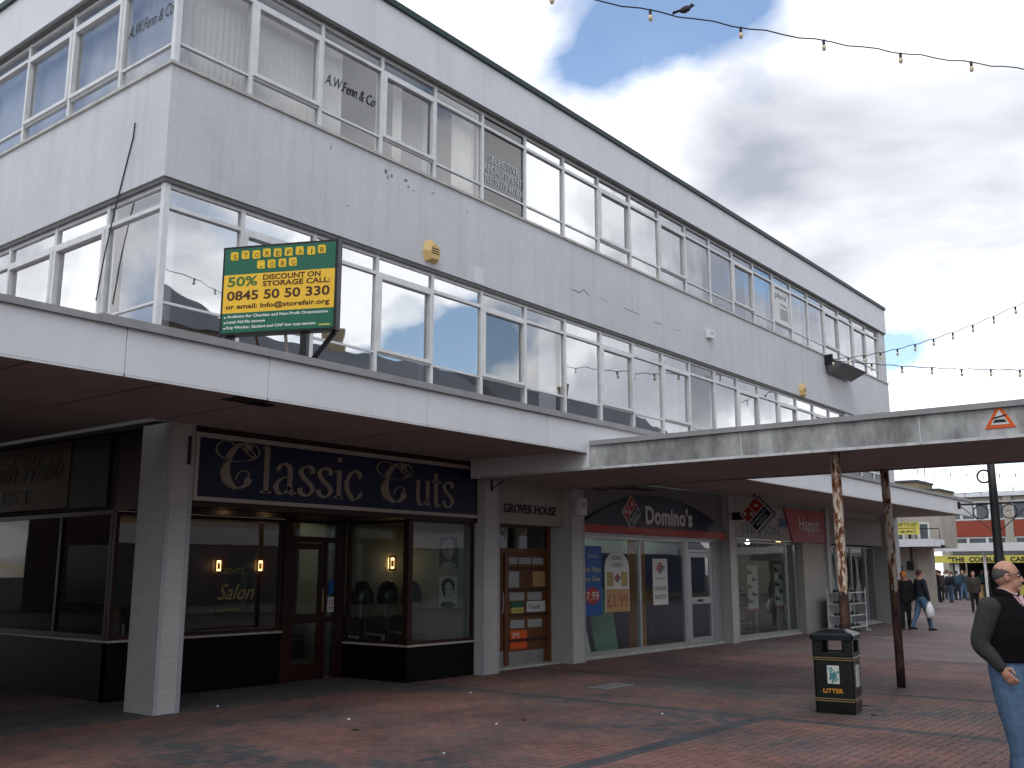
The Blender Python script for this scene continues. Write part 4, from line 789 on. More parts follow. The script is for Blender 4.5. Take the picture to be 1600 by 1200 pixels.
for i, (px, lab) in enumerate(((567, 'black hood dryer chair beside the salon door side light'), (610, 'black hood dryer chair in the middle of the salon window row'), (655, 'black hood dryer chair behind the corner post of the salon window'))):
    p = on(px, 930, 1, 12.1); x = min(p.x, 12.62); x = (11.42, 12.0, 12.56)[i]; y = 12.15
    t = thing('hood_dryer_chair', (x, y, .015), lab, 'salon chair', 'hood dryers in the salon window')
    hd = MB(); rings = []
    for z_, r_ in ((1.12, .17), (1.16, .185), (1.30, .18), (1.40, .15), (1.47, .10), (1.50, .03)): rings.append([(x+r_*cos(k*pi/8), y+r_*sin(k*pi/8), z_) for k in range(16)])
    hd.loft(rings); hd.build('hood', 'black_gloss', t, smooth=True)
    MB().tube([(x+.14, y+.2, .02), (x+.14, y+.2, 1.2), (x+.1, y+.12, 1.3)], .018, 8).build('stand', 'alu', t)
    sb = MB(); sb.box(x-.25, x+.25, y-.25, y+.22, .36, .50); sb.build('seat', 'black', t, bevel=.04); MB().box(x-.24, x+.24, y+.18, y+.30, .48, .92).build('backrest', 'black', t, bevel=.05)
    for s_ in (-1, 1): MB().tube([(x+s_*.27, y-.2, .36), (x+s_*.27, y-.2, .62), (x+s_*.27, y+.22, .64)], .016, 6).build('armrest', 'alu', t)
    MB().tube([(x, y, .0), (x, y, .37)], .04, 8).build('pedestal', 'alu', t)
def portrait(z0, z1, i):
    y0, y1 = on(715, 860, 0, 12.92).y, on(687, 860, 0, 12.92).y
    t = thing('portrait_poster', (12.93, (y0+y1)/2, z0), ['dark black and white portrait poster, upper one on the salon wall', 'pale black and white portrait poster, lower one on the salon wall'][i], 'poster'); m = ['black', 'paper'][i]
    MB().box(12.915, 12.929, y0, y1, z0, z1).build('sheet', m, t); w, h = y1-y0, z1-z0; q = lambda u, v, o: (12.914-o, y1-u*w, z0+v*h)
    def blob(cx, cy, rx, ry, mm, o, ph=0):
        r = [(cx+rx*cos(k*pi/9)*(1+.12*sin(3*k*pi/9+ph)), cy+ry*sin(k*pi/9)) for k in range(18)]; MB().add([q(*p_, o) for p_ in r]+[q(*p_, o+.001) for p_ in r], [tuple(range(17, -1, -1)), tuple(range(18, 36))]+[(k, (k+1) % 18, 18+(k+1) % 18, 18+k) for k in range(18)]).build('print', mm, t)
    blob(.5, .62, .36, .33, 'paper_grey' if i == 0 else 'black', .001); blob(.55, .52, .21, .30, 'paper' if i else 'paper_grey', .003, 1); blob(.62, .55, .10, .2, 'paper', .005, 2)
    for u in (.46, .64): blob(u, .58, .05, .025, 'black', .007)
    blob(.56, .38, .07, .02, 'black', .007); blob(.5, .08, .42, .10, 'paper_grey' if i == 0 else 'black', .002, 2)
portrait(1.72, 2.24, 0); portrait(1.05, 1.57, 1)
def card(px0, px1, py0, py1, y, name, m, label, cat='poster', arch=False):
    a, b = on(px0, (py0+py1)/2, 1, y), on(px1, (py0+py1)/2, 1, y); z0, z1 = on((px0+px1)/2, py1, 1, y).z, on((px0+px1)/2, py0, 1, y).z
    t = thing(name, (a.x, y, z0), label, cat)
    if arch:
        w = (b.x-a.x)/2; MB().prism([(a.x, z0), (b.x, z0)]+[(a.x+w+w*cos(k*pi/10), z1-w*.7+w*.7*sin(k*pi/10)) for k in range(11)], y-.004, y, lambda u, v, w_: (u, w_, v)).build('sheet', m, t)
    else: MB().box(a.x, b.x, y-.004, y, z0, z1).build('sheet', m, t)
    return t, a.x, b.x, z0, z1
yw = 10.884
t, a, b, z0, z1 = card(910, 940, 853, 962, yw, 'blue_poster', 'poster_blue', 'blue pizza offer poster with a yellow price in the shop window'); w, h = b-a, z1-z0
m = MB(); put_text(m, 'any Pizza', a+.06*w, b-.05*w, z0+.60*h, z0+.70*h, QL(yw-.004), .002); put_text(m, 'any Size', a+.06*w, b-.1*w, z0+.47*h, z0+.56*h, QL(yw-.004), .002); m.build('print', 'sign_yellow', t)
m = MB(); m.prism([(a+w*(.5+.38*cos(k*pi/10)), z0+h*(.28+.12*sin(k*pi/10))) for k in range(20)], yw-.006, yw-.0045, lambda u, v, w_: (u, w_, v)); m.build('print', 'red', t); m = MB(); put_text(m, '7.99', a+.18*w, b-.18*w, z0+.22*h, z0+.34*h, QL(yw-.007), .002); put_text(m, "Domino's", a+.3*w, b-.2*w, z0+.83*h, z0+.88*h, QL(yw-.004), .002); m.build('print', 'text_white', t)
t, a, b, z0, z1 = card(945, 983, 862, 956, yw, 'lunch_poster', 'paper', 'arched white lunch poster with an orange 1.99 price block', arch=True); w, h = b-a, z1-z0
MB().box(a+.04*w, b-.02*w, yw-.007, yw-.0045, z0+.0*h, z0+.38*h).build('print', 'paper_tan', t); m = MB(); put_text(m, '£1.99', a+.08*w, b-.08*w, z0+.08*h, z0+.29*h, QL(yw-.0075), .002); m.build('print', 'crimson', t)
m = MB(); put_text(m, 'EURO', a+.3*w, b-.3*w, z0+.86*h, z0+.93*h, QL(yw-.0045), .002); put_text(m, 'LUNCH', a+.28*w, b-.28*w, z0+.74*h, z0+.81*h, QL(yw-.0045), .002); m.build('print', 'text_dark', t)
for u in (.08, .66): MB().box(a+u*w, a+(u+.26)*w, yw-.007, yw-.0045, z0+.42*h, z0+.66*h).build('print', 'gilt', t)
domino(t, QL(yw-.0045), a+w*.5, z0+h*.56, (w*.22, h*.12), proud=.001)
t, a, b, z0, z1 = card(1020, 1043, 873, 945, yw, 'vacancy_poster', 'paper', 'white DRIVERS WANTED poster in the pizza shop window'); w, h = b-a, z1-z0
m = MB(); put_text(m, 'DRIVERS', a+.08*w, b-.08*w, z0+.30*h, z0+.40*h, QL(yw-.004), .002); put_text(m, 'WANTED', a+.1*w, b-.1*w, z0+.12*h, z0+.22*h, QL(yw-.004), .002); put_text(m, 'part time full time', a+.15*w, b-.15*w, z0+.55*h, z0+.59*h, QL(yw-.004), .002); m.build('print', 'text_dark', t); domino(t, QL(yw-.0045), a+w*.5, z0+h*.80, (w*.5, h*.2), proud=.001)
m = MB(); put_text(m, "no's", 15.70, 15.98, 2.18, 2.30, QL(10.885), .002); m.build('window_lettering', 'text_white', B)
MB().box(17.9, 21.5, 12.6, 13.1, .015, .85).build('counter', 'purple_wall', B); MB().box(17.9, 21.5, 12.58, 13.12, .851, 1.22).build('counter_top', 'orange_wall', B); MB().box(15.9, 17.8, 13.0, 13.5, 1.051, 1.10).build('counter_top', 'orange_wall', B)
MB().box(15.9, 21.5, 14.95, 14.999, 1.15, 1.55).build('wall_stripe', 'orange_wall', B)
pxx = on(1004, 940, 1, 11.5).x; MB().box(pxx-.14, pxx+.14, 11.5, 11.78, .015, 2.89).build('pillar', 'orange_wall', B); MB().box(15.7, 21.7, 12.0, 12.06, 2.05, 2.89).build('added_ceiling_panel', 'pale_green', B)  # added panel whose pale green stands in for the bright lit ceiling
mbd = thing('menu_board', (19.4, 14.9, 1.5), 'dark framed menu board with food pictures behind the pizza counter', 'menu board'); MB().box(18.9, 21.3, 14.88, 14.949, 1.45, 2.3).build('board', 'black', mbd)
for x, m in ((19.0, 'red'), (19.75, 'paper_tan'), (20.5, 'green_card')): MB().box(x, x+.62, 14.868, 14.879, 1.55, 2.2).build('picture', m, mbd)
lp = thing('leaning_panel', (16.75, 11.4, .015), 'tall white panel leaning inside the pizza shop window', 'panel'); MB().add([(16.55, 11.30, .015), (16.85, 11.30, .015), (17.05, 11.75, 1.22), (16.75, 11.75, 1.22), (16.55, 11.34, .015), (16.85, 11.34, .015), (17.05, 11.79, 1.22), (16.75, 11.79, 1.22)], [(0, 1, 2, 3), (7, 6, 5, 4), (0, 4, 5, 1), (1, 5, 6, 2), (2, 6, 7, 3), (3, 7, 4, 0)]).build('sheet', 'paper', lp)
gp = thing('green_display_card', (17.4, 11.5, .015), 'large green printed display card standing in the pizza shop window', 'display'); MB().add([(17.15, 11.40, .015), (18.0, 11.40, .015), (18.0, 11.60, 1.3), (17.15, 11.60, 1.3), (17.15, 11.43, .015), (18.0, 11.43, .015), (18.0, 11.63, 1.3), (17.15, 11.63, 1.3)], [(0, 1, 2, 3), (7, 6, 5, 4), (0, 4, 5, 1), (1, 5, 6, 2), (2, 6, 7, 3), (3, 7, 4, 0)]).build('sheet', 'green_card', gp)
for x, y in ((16.2, 11.4), (18.9, 11.4), (17.4, 14.0), (20.0, 14.0), (22.6, 13.2), (24.6, 13.2)): MB().box(x, x+1.4, y, y+.15, 2.86, 2.899).build('light_tube', 'tube_glow', B)  # the shoe shop tubes are added to brighten its dark interior
# shoe shop
for i, (px, lab) in enumerate(((1168, 'bright ceiling spot at the front of the shoe shop'), (1216, 'dimmer ceiling spot further along the shoe shop window'))):
    p = on(px, 847, 1, 11.6); t = thing('spot_lamp', (p.x, 11.6, p.z), lab, 'lamp'); MB().ell((p.x, 11.6, p.z), (.07, .07, .06)).build('bulb', 'spot_glow' if i == 0 else 'lamp_glow', t); MB().tube([(p.x, 11.62, p.z+.03), (p.x, 11.62, 2.9)], .03, 8).build('holder', 'alu', t)
MB().box(22.2, 26.2, 12.29, 12.35, 2.45, 2.9).build('pelmet', 'cream_board', B); MB().box(22.2, 27.9, 11.0, 12.28, 2.86, 2.9).build('room_ceiling', 'room', B)
for i, (x0, x1, y0, y1) in enumerate(((1168, 1184, 884, 951), (1210, 1227, 881, 946))):
    t, a, b, z0, z1 = card(x0, x1, y0, y1, 11.3, 'shoe_poster', 'paper', ['white poster of dark shoes on a stand nearer the pizza shop', 'white poster of dark shoes and a red mark nearer the wide pier'][i]); w, h = b-a, z1-z0
    MB().box(a-.02, b+.02, 11.301, 11.31, z0-.06, z1+.02).build('backing', 'crimson', t); m = MB()
    for k in range(5):
        u, v = a+w*(.25+.4*(k % 2)), z0+h*(.12+.17*k); m.prism([(u-.2*w, v), (u+.25*w, v+.02*h), (u+.22*w, v+.06*h), (u, v+.07*h), (u-.12*w, v+.12*h), (u-.22*w, v+.11*h)], 11.294, 11.2955, lambda q_, r_, w_: (q_, w_, r_))
    m.build('print', 'text_dark', t); MB().box((a+b)/2-.02, (a+b)/2+.02, 11.311, 11.34, .02, z0).build('stand', 'wood', t); MB().box((a+b)/2-.2, (a+b)/2+.2, 11.2, 11.45, .014, .03).build('base', 'wood', t)
def shoe(mb, x, y, z, s, T=None):
    rings = []
    for u, w, h in ((-.13, .03, .06), (-.11, .038, .085), (-.05, .036, .08), (.02, .04, .055), (.08, .045, .042), (.12, .035, .03), (.14, .012, .015)): rings.append([(x+s*u, y+w*cos(k*pi/4)*.9, z+max(0, h*(.5+.5*sin(k*pi/4)))) for k in range(8)])
    mb.loft(rings)
def shoe_rack(x0, x1, y0, y1, zs, label, name='shoe_rack', frame='cream_trim'):
    t = thing(name, (x0, y0, 0), label, 'shoe rack')
    for x in (x0, x1-.03):
        for y in (y0, y1-.03): MB().box(x, x+.03, y, y+.03, .03, zs[-1]+.12).build('upright', 'box_white', t)
    MB().box(x0+.03, x1-.03, y1-.02, y1, .05, zs[-1]).build('back', 'box_white', t)
    for z in zs:
        MB().box(x0+.031, x1-.031, y0+.005, y1-.021, z-.02, z).build('shelf', 'box_white', t)
    for x in (x0+.015, x1-.015): MB().tube([(x, y0-.08, .02), (x, y1+.05, .02)], .02, 6).build('foot', 'box_white', t)
    return t
zs = [.14, .46, .78, 1.08]; shoe_rack(27.10, 28.95, 9.95, 10.40, zs, 'white shelf rack of dark shoes standing outside the shoe shop')
n_ = 0
for zi, z in enumerate(zs):
    for k in range(5):
        if zi == 3 and k > 3: continue
        x = 27.32+k*.33+RND.uniform(-.03, .03); s_ = MB(); shoe(s_, x, 10.10, z, 1.0); shoe(s_, x+.02, 10.24, z, 1.0)
        tag(s_.build('shoe_pair', ['black', 'maroon', 'cloth_brown', 'black'][(zi+k) % 4], smooth=True), ['black', 'dark red', 'brown', 'black'][(zi+k) % 4]+' shoes, '+['first', 'second', 'third', 'fourth', 'fifth'][k]+' pair from the cream pier, '+['bottom', 'second', 'third', 'top'][zi]+' shelf of outdoor rack', 'shoes', 'shoes on the outdoor rack')
shoe_rack(24.6, 25.9, 11.9, 12.3, [.3, .7, 1.1], 'pale shelf unit inside the shoe shop window', 'shelf_unit')
for zi, z in enumerate((.3, .7, 1.1)):
    for k in range(3):
        s_ = MB(); shoe(s_, 24.9+k*.36, 12.05, z, 1.0); tag(s_.build('shoe', 'black', smooth=True), ['first', 'middle', 'last'][k]+' shoe from the pizza shop side, '+['low', 'middle', 'high'][zi]+' shelf of indoor unit', 'shoe', 'shoes on the indoor shelves')

# ------------------------------------------------------------------ litter bin
def litter_bin():
    p = on(1332, 1118, 2, 0); x0, y0 = p.x, p.y; t = thing('litter_bin', (x0+.24, y0+.24, 0), 'black square litter bin with gold bands and domed lid', 'litter bin'); w = .48
    def sqr(i, z, r=.035): # rounded square ring
        out = []
        for cx, cy, a0 in ((w-i-r, w-i-r, 0), (i+r, w-i-r, pi/2), (i+r, i+r, pi), (w-i-r, i+r, 3*pi/2)):
            out += [(x0+cx+r*cos(a0+k*pi/8), y0+cy+r*sin(a0+k*pi/8), z) for k in range(5)]
        return out
    MB().loft([sqr(.015, 0), sqr(.012, .02), sqr(.004, .16), sqr(.008, .17), sqr(.008, .60), sqr(0.0, .61), sqr(0, .645), sqr(.006, .65)]).build('body', 'bin_green', t, smooth=False, bevel=0)
    for cx, cy in ((.0, .0), (w-.115, 0), (0, w-.115), (w-.115, w-.115)): MB().box(x0+cx+.007, x0+cx+.108, y0+cy+.007, y0+cy+.108, .65, .84).build('corner_post', 'bin_green', t, bevel=.01)
    MB().box(x0+.04, x0+w-.04, y0+.04, y0+w-.04, .648, .68).build('liner_rim', 'black', t)
    m = MB(); [m.box(x0+a, x0+b, y0+c, y0+d, .655, .70) for a, b, c, d in ((.09, w-.09, .008, .03), (.09, w-.09, w-.03, w-.008), (.008, .03, .09, w-.09), (w-.03, w-.008, .09, w-.09))]; m.build('lip', 'bin_green', t)
    MB().loft([sqr(.004, .84), sqr(-.012, .845), sqr(-.012, .90), sqr(.01, .925), sqr(.12, .965), sqr(.19, .975, .02)]).build('lid', 'bin_green', t, smooth=False)
    for z in (.615, .640, .145, .17): MB().loft([sqr(-.001, z-.0045), sqr(-.001, z+.0045)]).build('gold_band', 'bin_gold', t)
    Q = lambda u, v, o: (x0+.008-o, y0+w-u, v)
    MB().box(x0+.001, x0+.0085, y0+.17, y0+.31, .34, .55).build('emblem_plate', 'emblem', t, bevel=.004)
    m = MB()
    for k in range(16): u, v = RND.uniform(.18, .30), RND.uniform(.36, .53); m.box(x0-.001, x0+.0008, y0+u-.012, y0+u+.008, v-.01, v+.012)
    m.prism([(.20, .47), (.28, .47), (.28, .42), (.24, .38), (.20, .42)], -.0005, .0008, lambda u, v, w_: (x0+w_-.002, y0+u, v)); m.build('emblem', 'teal', t)
    m = MB(); put_text(m, 'LITTER', .115, .345, .235, .285, Q, .006, bold=.02); m.build('lettering', 'bin_orange', t)
    MB().box(x0+.15, x0+.33, y0-.001, y0+.0085, .30, .55).build('notice_plate', 'emblem', t); return t
litter_bin().rotation_euler.z = radians(9)

# ------------------------------------------------------------------ lamp column with basket arms
lx = 22.0; ly = on(1562, 880, 0, lx).y
lt = thing('lamp_column', (lx, ly, 0), 'black iron lamp column with ringed basket arms behind the walkway', 'lamp post')
MB().tube([(lx, ly, 0), (lx, ly, .9), (lx, ly, .95), (lx, ly, 3.1), (lx, ly, 4.25)], [.14, .13, .10, .085, .07], 14).build('shaft', 'iron', lt, smooth=True)
az = 3.02
MB().tube([(lx, ly+.68, az), (lx, ly-.68, az)], .02, 8).build('arm', 'iron', lt)
for s_ in (-1, 1):
    MB().tube([(lx, ly+s_*.27+.14*cos(k*pi/10), az-.17+.14*sin(k*pi/10)) for k in range(20)], .011, 6, closed=True).build('ring', 'iron', lt)
    MB().tube([(lx, ly+s_*.66, az-.03), (lx, ly+s_*.45, az-.22), (lx, ly+s_*.08, az-.55)], .010, 6).build('brace', 'iron', lt); MB().box(lx-.025, lx+.025, ly+s_*.68-.025, ly+s_*.68+.025, az-.09, az+.06).build('finial', 'iron', lt)
MB().tube([(lx, ly+.15+.13*cos(k*pi/10), 3.58+.13*sin(k*pi/10)) for k in range(20)], .02, 6, closed=True).build('ring', 'iron', lt)
MB().ell((lx, ly, 4.28), (.075, .075, .09)).build('finial', 'iron', lt)

# ------------------------------------------------------------------ festoon lights
def festoon(pts, sag, n, sz, label, group='strings of festoon bulbs'):
    a, b = Vector(pts[0]), Vector(pts[1]); m = 40; path = [a.lerp(b, i/m)+Vector((0, 0, -sag*4*(i/m)*(1-i/m)))+Vector((0, 0, .015*sin(i*1.9))) for i in range(m+1)]
    t = thing('festoon_string', a, label, 'string lights', group)
    MB().tube(path, .007*sz, 5).build('cable', 'cable', t)
    for k in range(n):
        f = (k+.5)/n; i = int(f*m); p = path[i].lerp(path[i+1], f*m-i)
        h = MB().tube([p+Vector((0, 0, .005)), p-Vector((0, 0, .05*sz))], .016*sz, 6).build('lamp_holder', 'cable', t)
        MB().ell(p-Vector((0, 0, .085*sz)), (.024*sz, .024*sz, .036*sz), 8, 6).build('bulb', 'bulb', h, smooth=True)
festoon((deep(780, -30, 10.2), deep(1760, 125, 14.0)), .12, 8, 1.15, 'festoon bulb string high over the street in front of the roof')
an = on(1290, 562, 1, Y0-.05)
festoon((an, deep(1640, 452, 23)), .35, 12, 1.6, 'festoon bulb string rising from the floodlight towards the street'); festoon((an, deep(1660, 577, 31)), .12, 8, 1.9, 'festoon bulb string running level from the floodlight')
for (p, q, d0, d1, n, lab) in (((1395, 728), (1700, 728), 46, 46, 12, 'far festoon string, the highest seen under the walkway'), ((1400, 772), (1700, 735), 50, 46, 12, 'far festoon string slanting across the others under the walkway'), ((1480, 790), (1720, 780), 54, 54, 9, 'far festoon string lowest over the distant shops')): festoon((deep(*p, d0), deep(*q, d1)), .4, n, 1.5, lab)
bp = deep(1071, 19, 11.33); bd = thing('pigeon', bp, 'small dark bird perched on the festoon cable', 'bird')
m = MB(); m.ell((0, 0, .035), (.075, .035, .04), 10, 8, Matrix.Rotation(radians(-25), 3, 'Y')); m.ell((.075, 0, .085), (.026, .022, .024), 8, 6); m.tube([(.045, 0, .06), (.07, 0, .08)], .02, 8); m.tube([(.098, 0, .085), (.118, 0, .080)], [.007, .001], 5); m.add([(-.05, -.02, .03), (-.05, .02, .03), (-.15, .028, -.01), (-.15, -.028, -.01), (-.05, -.02, .018), (-.05, .02, .018), (-.15, .028, -.018), (-.15, -.028, -.018)], [(0, 1, 2, 3), (7, 6, 5, 4), (0, 4, 5, 1), (1, 5, 6, 2), (2, 6, 7, 3), (3, 7, 4, 0)]); o = m.build('body', 'feather', bd, True, smooth=True)
for s_ in (-.012, .012): MB().tube([(.0, s_, .01), (.005, s_, -.012)], .004, 5).build('leg', 'feather', bd, True)
bd.rotation_euler.z = HEAD-pi/2

# ------------------------------------------------------------------ far end of the street
def slab_windows(t, P, xs, z0, z1, m='far_glass', fr='white_paint'):
    for a, b in xs:
        f = MB(); f.mbox(P, a, b, -.03, .02, z1-.08, z1); f.mbox(P, a, b, -.03, .02, z0, z0+.08); f.mbox(P, a, a+.08, -.028, .02, z0+.08, z1-.08); f.mbox(P, b-.08, b, -.028, .02, z0+.08, z1-.08); o = f.build('window', fr, t); MB().mbox(P, a+.08, b-.08, -.006, .01, z0+.08, z1-.08).build('pane', m, o)
# buff building beyond the office block
nb_ = thing('buff_building', (46, 11.2, 0), 'beige two storey building beyond the office block with brick parapets', 'building')
MB().box(46, 48.6, 13.4, 24, 0, 2.699).build('wall', 'concrete_far', nb_); MB().box(46, 48.4, 12.3, 24, 2.70, 4.75).build('wall', 'concrete_far', nb_); MB().box(46, 48.4, 13.2, 24, 4.751, 5.6).build('parapet', 'brick_buff', nb_); MB().box(45.95, 48.45, 13.15, 24, 5.601, 5.70).build('coping', 'slate', nb_); MB().box(46.0, 48.4, 12.3, 13.15, 4.751, 5.2).build('parapet', 'brick_buff', nb_); MB().box(45.95, 48.45, 12.25, 13.14, 5.201, 5.27).build('coping', 'slate', nb_)
MB().tube([(47.5, 13.25, 5.70), (47.5, 13.25, 7.1)], .02, 6).build('aerial', 'iron', nb_); m = MB(); m.tube([(47.5, 12.9, 7.0), (47.5, 13.6, 7.0)], .012, 5); [m.tube([(47.3, 12.95+.12*k, 7.0), (47.7, 12.95+.12*k, 7.0)], .008, 5) for k in range(6)]; m.build('aerial', 'iron', nb_)
slab_windows(nb_, PS(46), ((12.8, 13.3), (13.9, 14.5)), 2.9, 3.8); MB().box(45.96, 45.999, 13.6, 13.9, 1.7, 2.1).build('notice', 'black', nb_); MB().box(45.96, 45.999, 14.1, 14.4, .6, 1.9).build('notice', 'blue', nb_); MB().box(45.3, 45.999, 12.2, 14.6, 2.70, 2.78).build('ledge', 'slate', nb_)
m = MB(); m.tube([(45.6, 12.3, 2.79), (45.6, 12.3, 3.5), (45.6, 14.4, 3.5)], .025, 5); m.tube([(45.6, 13.3, 2.79), (45.6, 13.3, 3.5)], .025, 5); m.build('railing', 'iron', nb_)
a, b = on(1404, 826, 0, 45.0), on(1436, 826, 0, 45.0)
tl = thing('to_let_board', (45.0, b.y, 3.2), 'yellow shop to let board above the far canopy', 'sign'); z1, z0 = on(1420, 816, 0, 45.0).z, on(1420, 835, 0, 45.0).z
MB().box(45.0, 45.06, b.y, a.y+.3, z0, z1).build('board', 'sign_yellow', tl); m = MB(); put_text(m, 'SHOP TO LET', -a.y-.2, -b.y-.08, z0+.36, z0+.50, QS(44.998), .01); put_text(m, 'AIR SPACE', -a.y+.05, -b.y-.15, z0+.06, z0+.18, QS(44.998), .01); m.box(44.99, 44.999, b.y+.1, a.y, z0+.26, z0+.28); m.build('lettering', 'text_dark', tl); MB().box(45.06, 45.12, (a.y+b.y)/2-.05, (a.y+b.y)/2+.05, 2.1, z1).build('post', 'iron', tl)
# second walkway canopy far along
fc = thing('far_walkway_canopy', (54, 9, 0), 'white far walkway canopy crossing the end of the street', 'canopy'); MB().box(54.05, 56.5, -8, 16.9, 2.70, 3.04).build('roof_slab', 'soffit', fc)
for k in range(10): MB().box(54, 54.049, -8+2.5*k+.01, -8+2.5*(k+1)-.01, 2.66, 3.07).build('fascia_panel', 'white_panel', fc)
MB().box(44.2, 45.9, 12.2, 16.0, 2.70, 3.02).build('side_canopy', 'white_panel', fc)
for y in (12.6, 8.0, 3.0): MB().tube([(54.4, y, 0), (54.4, y, 2.71)], .07, 8).build('post', 'white_paint', fc)
MB().tube([(45, 14.8, 0), (45, 14.8, 2.71)], .06, 8).build('post', 'white_paint', fc)
# end block with red panels and the cobbler's shop
eb = thing('end_building', (72, 10, 0), 'far block closing the street with red panels and white window bands', 'building'); MB().box(72, 84, -14, 19, 0, 6.6).build('wall', 'concrete_far', eb)
for k in range(8):
    y1 = 18.8-4.1*k; MB().box(71.9, 71.999, y1-3.6, y1, 3.95, 5.0).build('red_panel', 'panel_red', eb); slab_windows(eb, PS(71.98), [(y1-3.6+.9*j, y1-3.6+.9*(j+1)) for j in range(4)], 5.05, 6.3); slab_windows(eb, PS(71.98), [(y1-3.6+1.2*j, y1-3.6+1.2*(j+1)) for j in range(3)], 3.15, 3.92); MB().box(71.8, 71.999, y1, y1+.5, 0, 6.6).build('pier', 'concrete_far', eb)
MB().box(71.7, 84.2, -14, 19.1, 6.601, 6.9).build('roof', 'white_panel', eb)
cbn = thing('cobblers_shop', (66, 10, 0), 'yellow signed cobbler shop unit at the end of the street', 'kiosk'); MB().box(66.3, 71.6, -9, 17.2, 2.4, 2.95).build('roof', 'slate', cbn); MB().box(69.5, 71.6, -9, 17.2, .0, 2.399).build('back_wall', 'room_dark', cbn); MB().box(66.0, 66.28, 8.6, 18.3, 2.18, 2.62).build('sign_board', 'sign_yellow', cbn)
m = MB(); put_text(m, '"THE  COBBLERS  CABIN"', -17.4, -12.4, 2.24, 2.54, QS(65.999), .02, bold=.03); m.build('lettering', 'text_dark', cbn)
for y in (17.0, 12.6, 8.0, 3.0, -3): MB().box(66.3, 66.5, y-.12, y+.12, 0, 2.179).build('post', 'white_paint', cbn)
MB().box(66.31, 69.4, 17.25, 17.45, 0, 2.39).build('wall', 'cream_wall', cbn)
for k, (y, m_) in enumerate(((16.2, 'paper_tan'), (14.6, 'wood'), (13.6, 'sign_yellow'), (11.6, 'wood'), (10.4, 'paper_tan'))): tag(MB().box(67.0, 67.6, y-.4, y+.4, 0, .85).build('display_stand', m_, bevel=.05), ['tan goods stand under the yellow sign by the cream wall', 'brown wooden goods stand between the tan stand and the yellow stand', 'yellow goods stand under the cobbler sign', 'brown wooden goods stand beyond the yellow one', 'tan goods stand beyond the brown ones'][k], 'display')
# buildings across the street (seen mirrored in the windows)
def opposite(x0, x1, y1, h, ridge, m, label):
    t = thing('terrace_building', (x0, y1, 0), label, 'building'); MB().box(x0, x1, y1-9, y1, 0, h).build('wall', m, t)
    MB().prism([(y1+.3, h), (y1-4.5, ridge), (y1-9.3, h)], x0-.1, x1+.1, lambda u, v, w: (w, u, v)).build('roof', 'slate', t)
    n = int((x1-x0)/2.4)
    for z in (4.2, 7.0):
        if z+1.4 < h:
            for k in range(n):
                a = x0+.6+2.4*k; o = MB().box(a, a+1.5, y1-.02, y1+.03, z, z+1.4).build('window', 'white_paint', t); MB().box(a+.08, a+1.42, y1+.031, y1+.036, z+.08, z+1.32).build('pane', 'far_glass', o)
    MB().box(x0+.3, x1-.3, y1+.001, y1+.05, .4, 2.6).build('shop_window', 'far_glass', t); MB().box(x0+.1, x1-.1, y1+.001, y1+.12, 2.7, 3.4).build('shop_sign', 'white_panel', t)
    MB().box((x0+x1)/2-.4, (x0+x1)/2+.4, y1-4.9, y1-4.1, ridge-.5, ridge+.9).build('chimney', 'brick_buff', t)
sw = thing('side_street_sky_block', (-14, 5, 0), 'unseen brown brick building added across the side street to block sky light', 'building'); MB().box(-20, -7, 6, 44, 0, 8.2).build('wall', 'brick_dark', sw); MB().box(-20.2, -6.8, 5.8, 44.2, 8.201, 8.5).build('roof', 'slate', sw); slab_windows(sw, lambda u, d, z: (-7-d, u, z), [(8+3*k, 9.6+3*k) for k in range(11)], 4.3, 5.9); MB().box(-6.999, -6.9, 7, 40, .4, 2.7).build('shop_window', 'far_glass', sw)  # added out of view so the side street shop stays dark
opposite(-6, 9, -9.5, 9.6, 12.8, 'render_grey', 'grey rendered building across the street with a slate roof'); opposite(9.5, 22, -9.5, 10.4, 13.6, 'brick_buff', 'buff brick building across the street with a slate roof'); opposite(22.5, 40, -9.5, 9.2, 12.2, 'render_grey', 'long low grey building across the street'); opposite(40.5, 60, -9.5, 9.4, 12.6, 'brick_buff', 'far buff brick building across the street')

# ------------------------------------------------------------------ people
def fuse(mb, name, m, root, voxel, smooth=6):
    """one continuous skin over overlapping limbs"""
    me = mb.mesh(name); o = bpy.data.objects.new(name, me); COL.objects.link(o)
    r = o.modifiers.new('skin', 'REMESH'); r.mode = 'VOXEL'; r.voxel_size = voxel; r.use_smooth_shade = True
    s = o.modifiers.new('soften', 'SMOOTH'); s.iterations = smooth; s.factor = .5
    dg = bpy.context.evaluated_depsgraph_get(); me2 = bpy.data.meshes.new_from_object(o.evaluated_get(dg)); me2.name = name; bpy.data.objects.remove(o); bpy.data.meshes.remove(me)
    o = bpy.data.objects.new(name, me2); COL.objects.link(o); o.parent = root; me2.materials.clear(); me2.materials.append(MAT[m]); me2.polygons.foreach_set('use_smooth', [True]*len(me2.polygons)); return o
def limb(mb, pts, rs, n=12):
    P = [Vector(p) for p in pts]; ex = [2*P[0]-P[1]]+P+[2*P[-1]-P[-2]]; path = []; rad = []
    for i in range(1, len(ex)-2):
        for k in range(5):
            t = k/5; path.append(.5*((2*ex[i])+(ex[i+1]-ex[i-1])*t+(2*ex[i-1]-5*ex[i]+4*ex[i+1]-ex[i+2])*t*t+(3*ex[i]-ex[i-1]-3*ex[i+1]+ex[i+2])*t**3)); rad.append(rs[i-1]*(1-t)+rs[i]*t)
    path.append(P[-1]); rad.append(rs[-1]); mb.tube(path, rad, n); mb.ell(P[0], (rs[0],)*3, 10, 8); mb.ell(P[-1], (rs[-1],)*3, 10, 8)
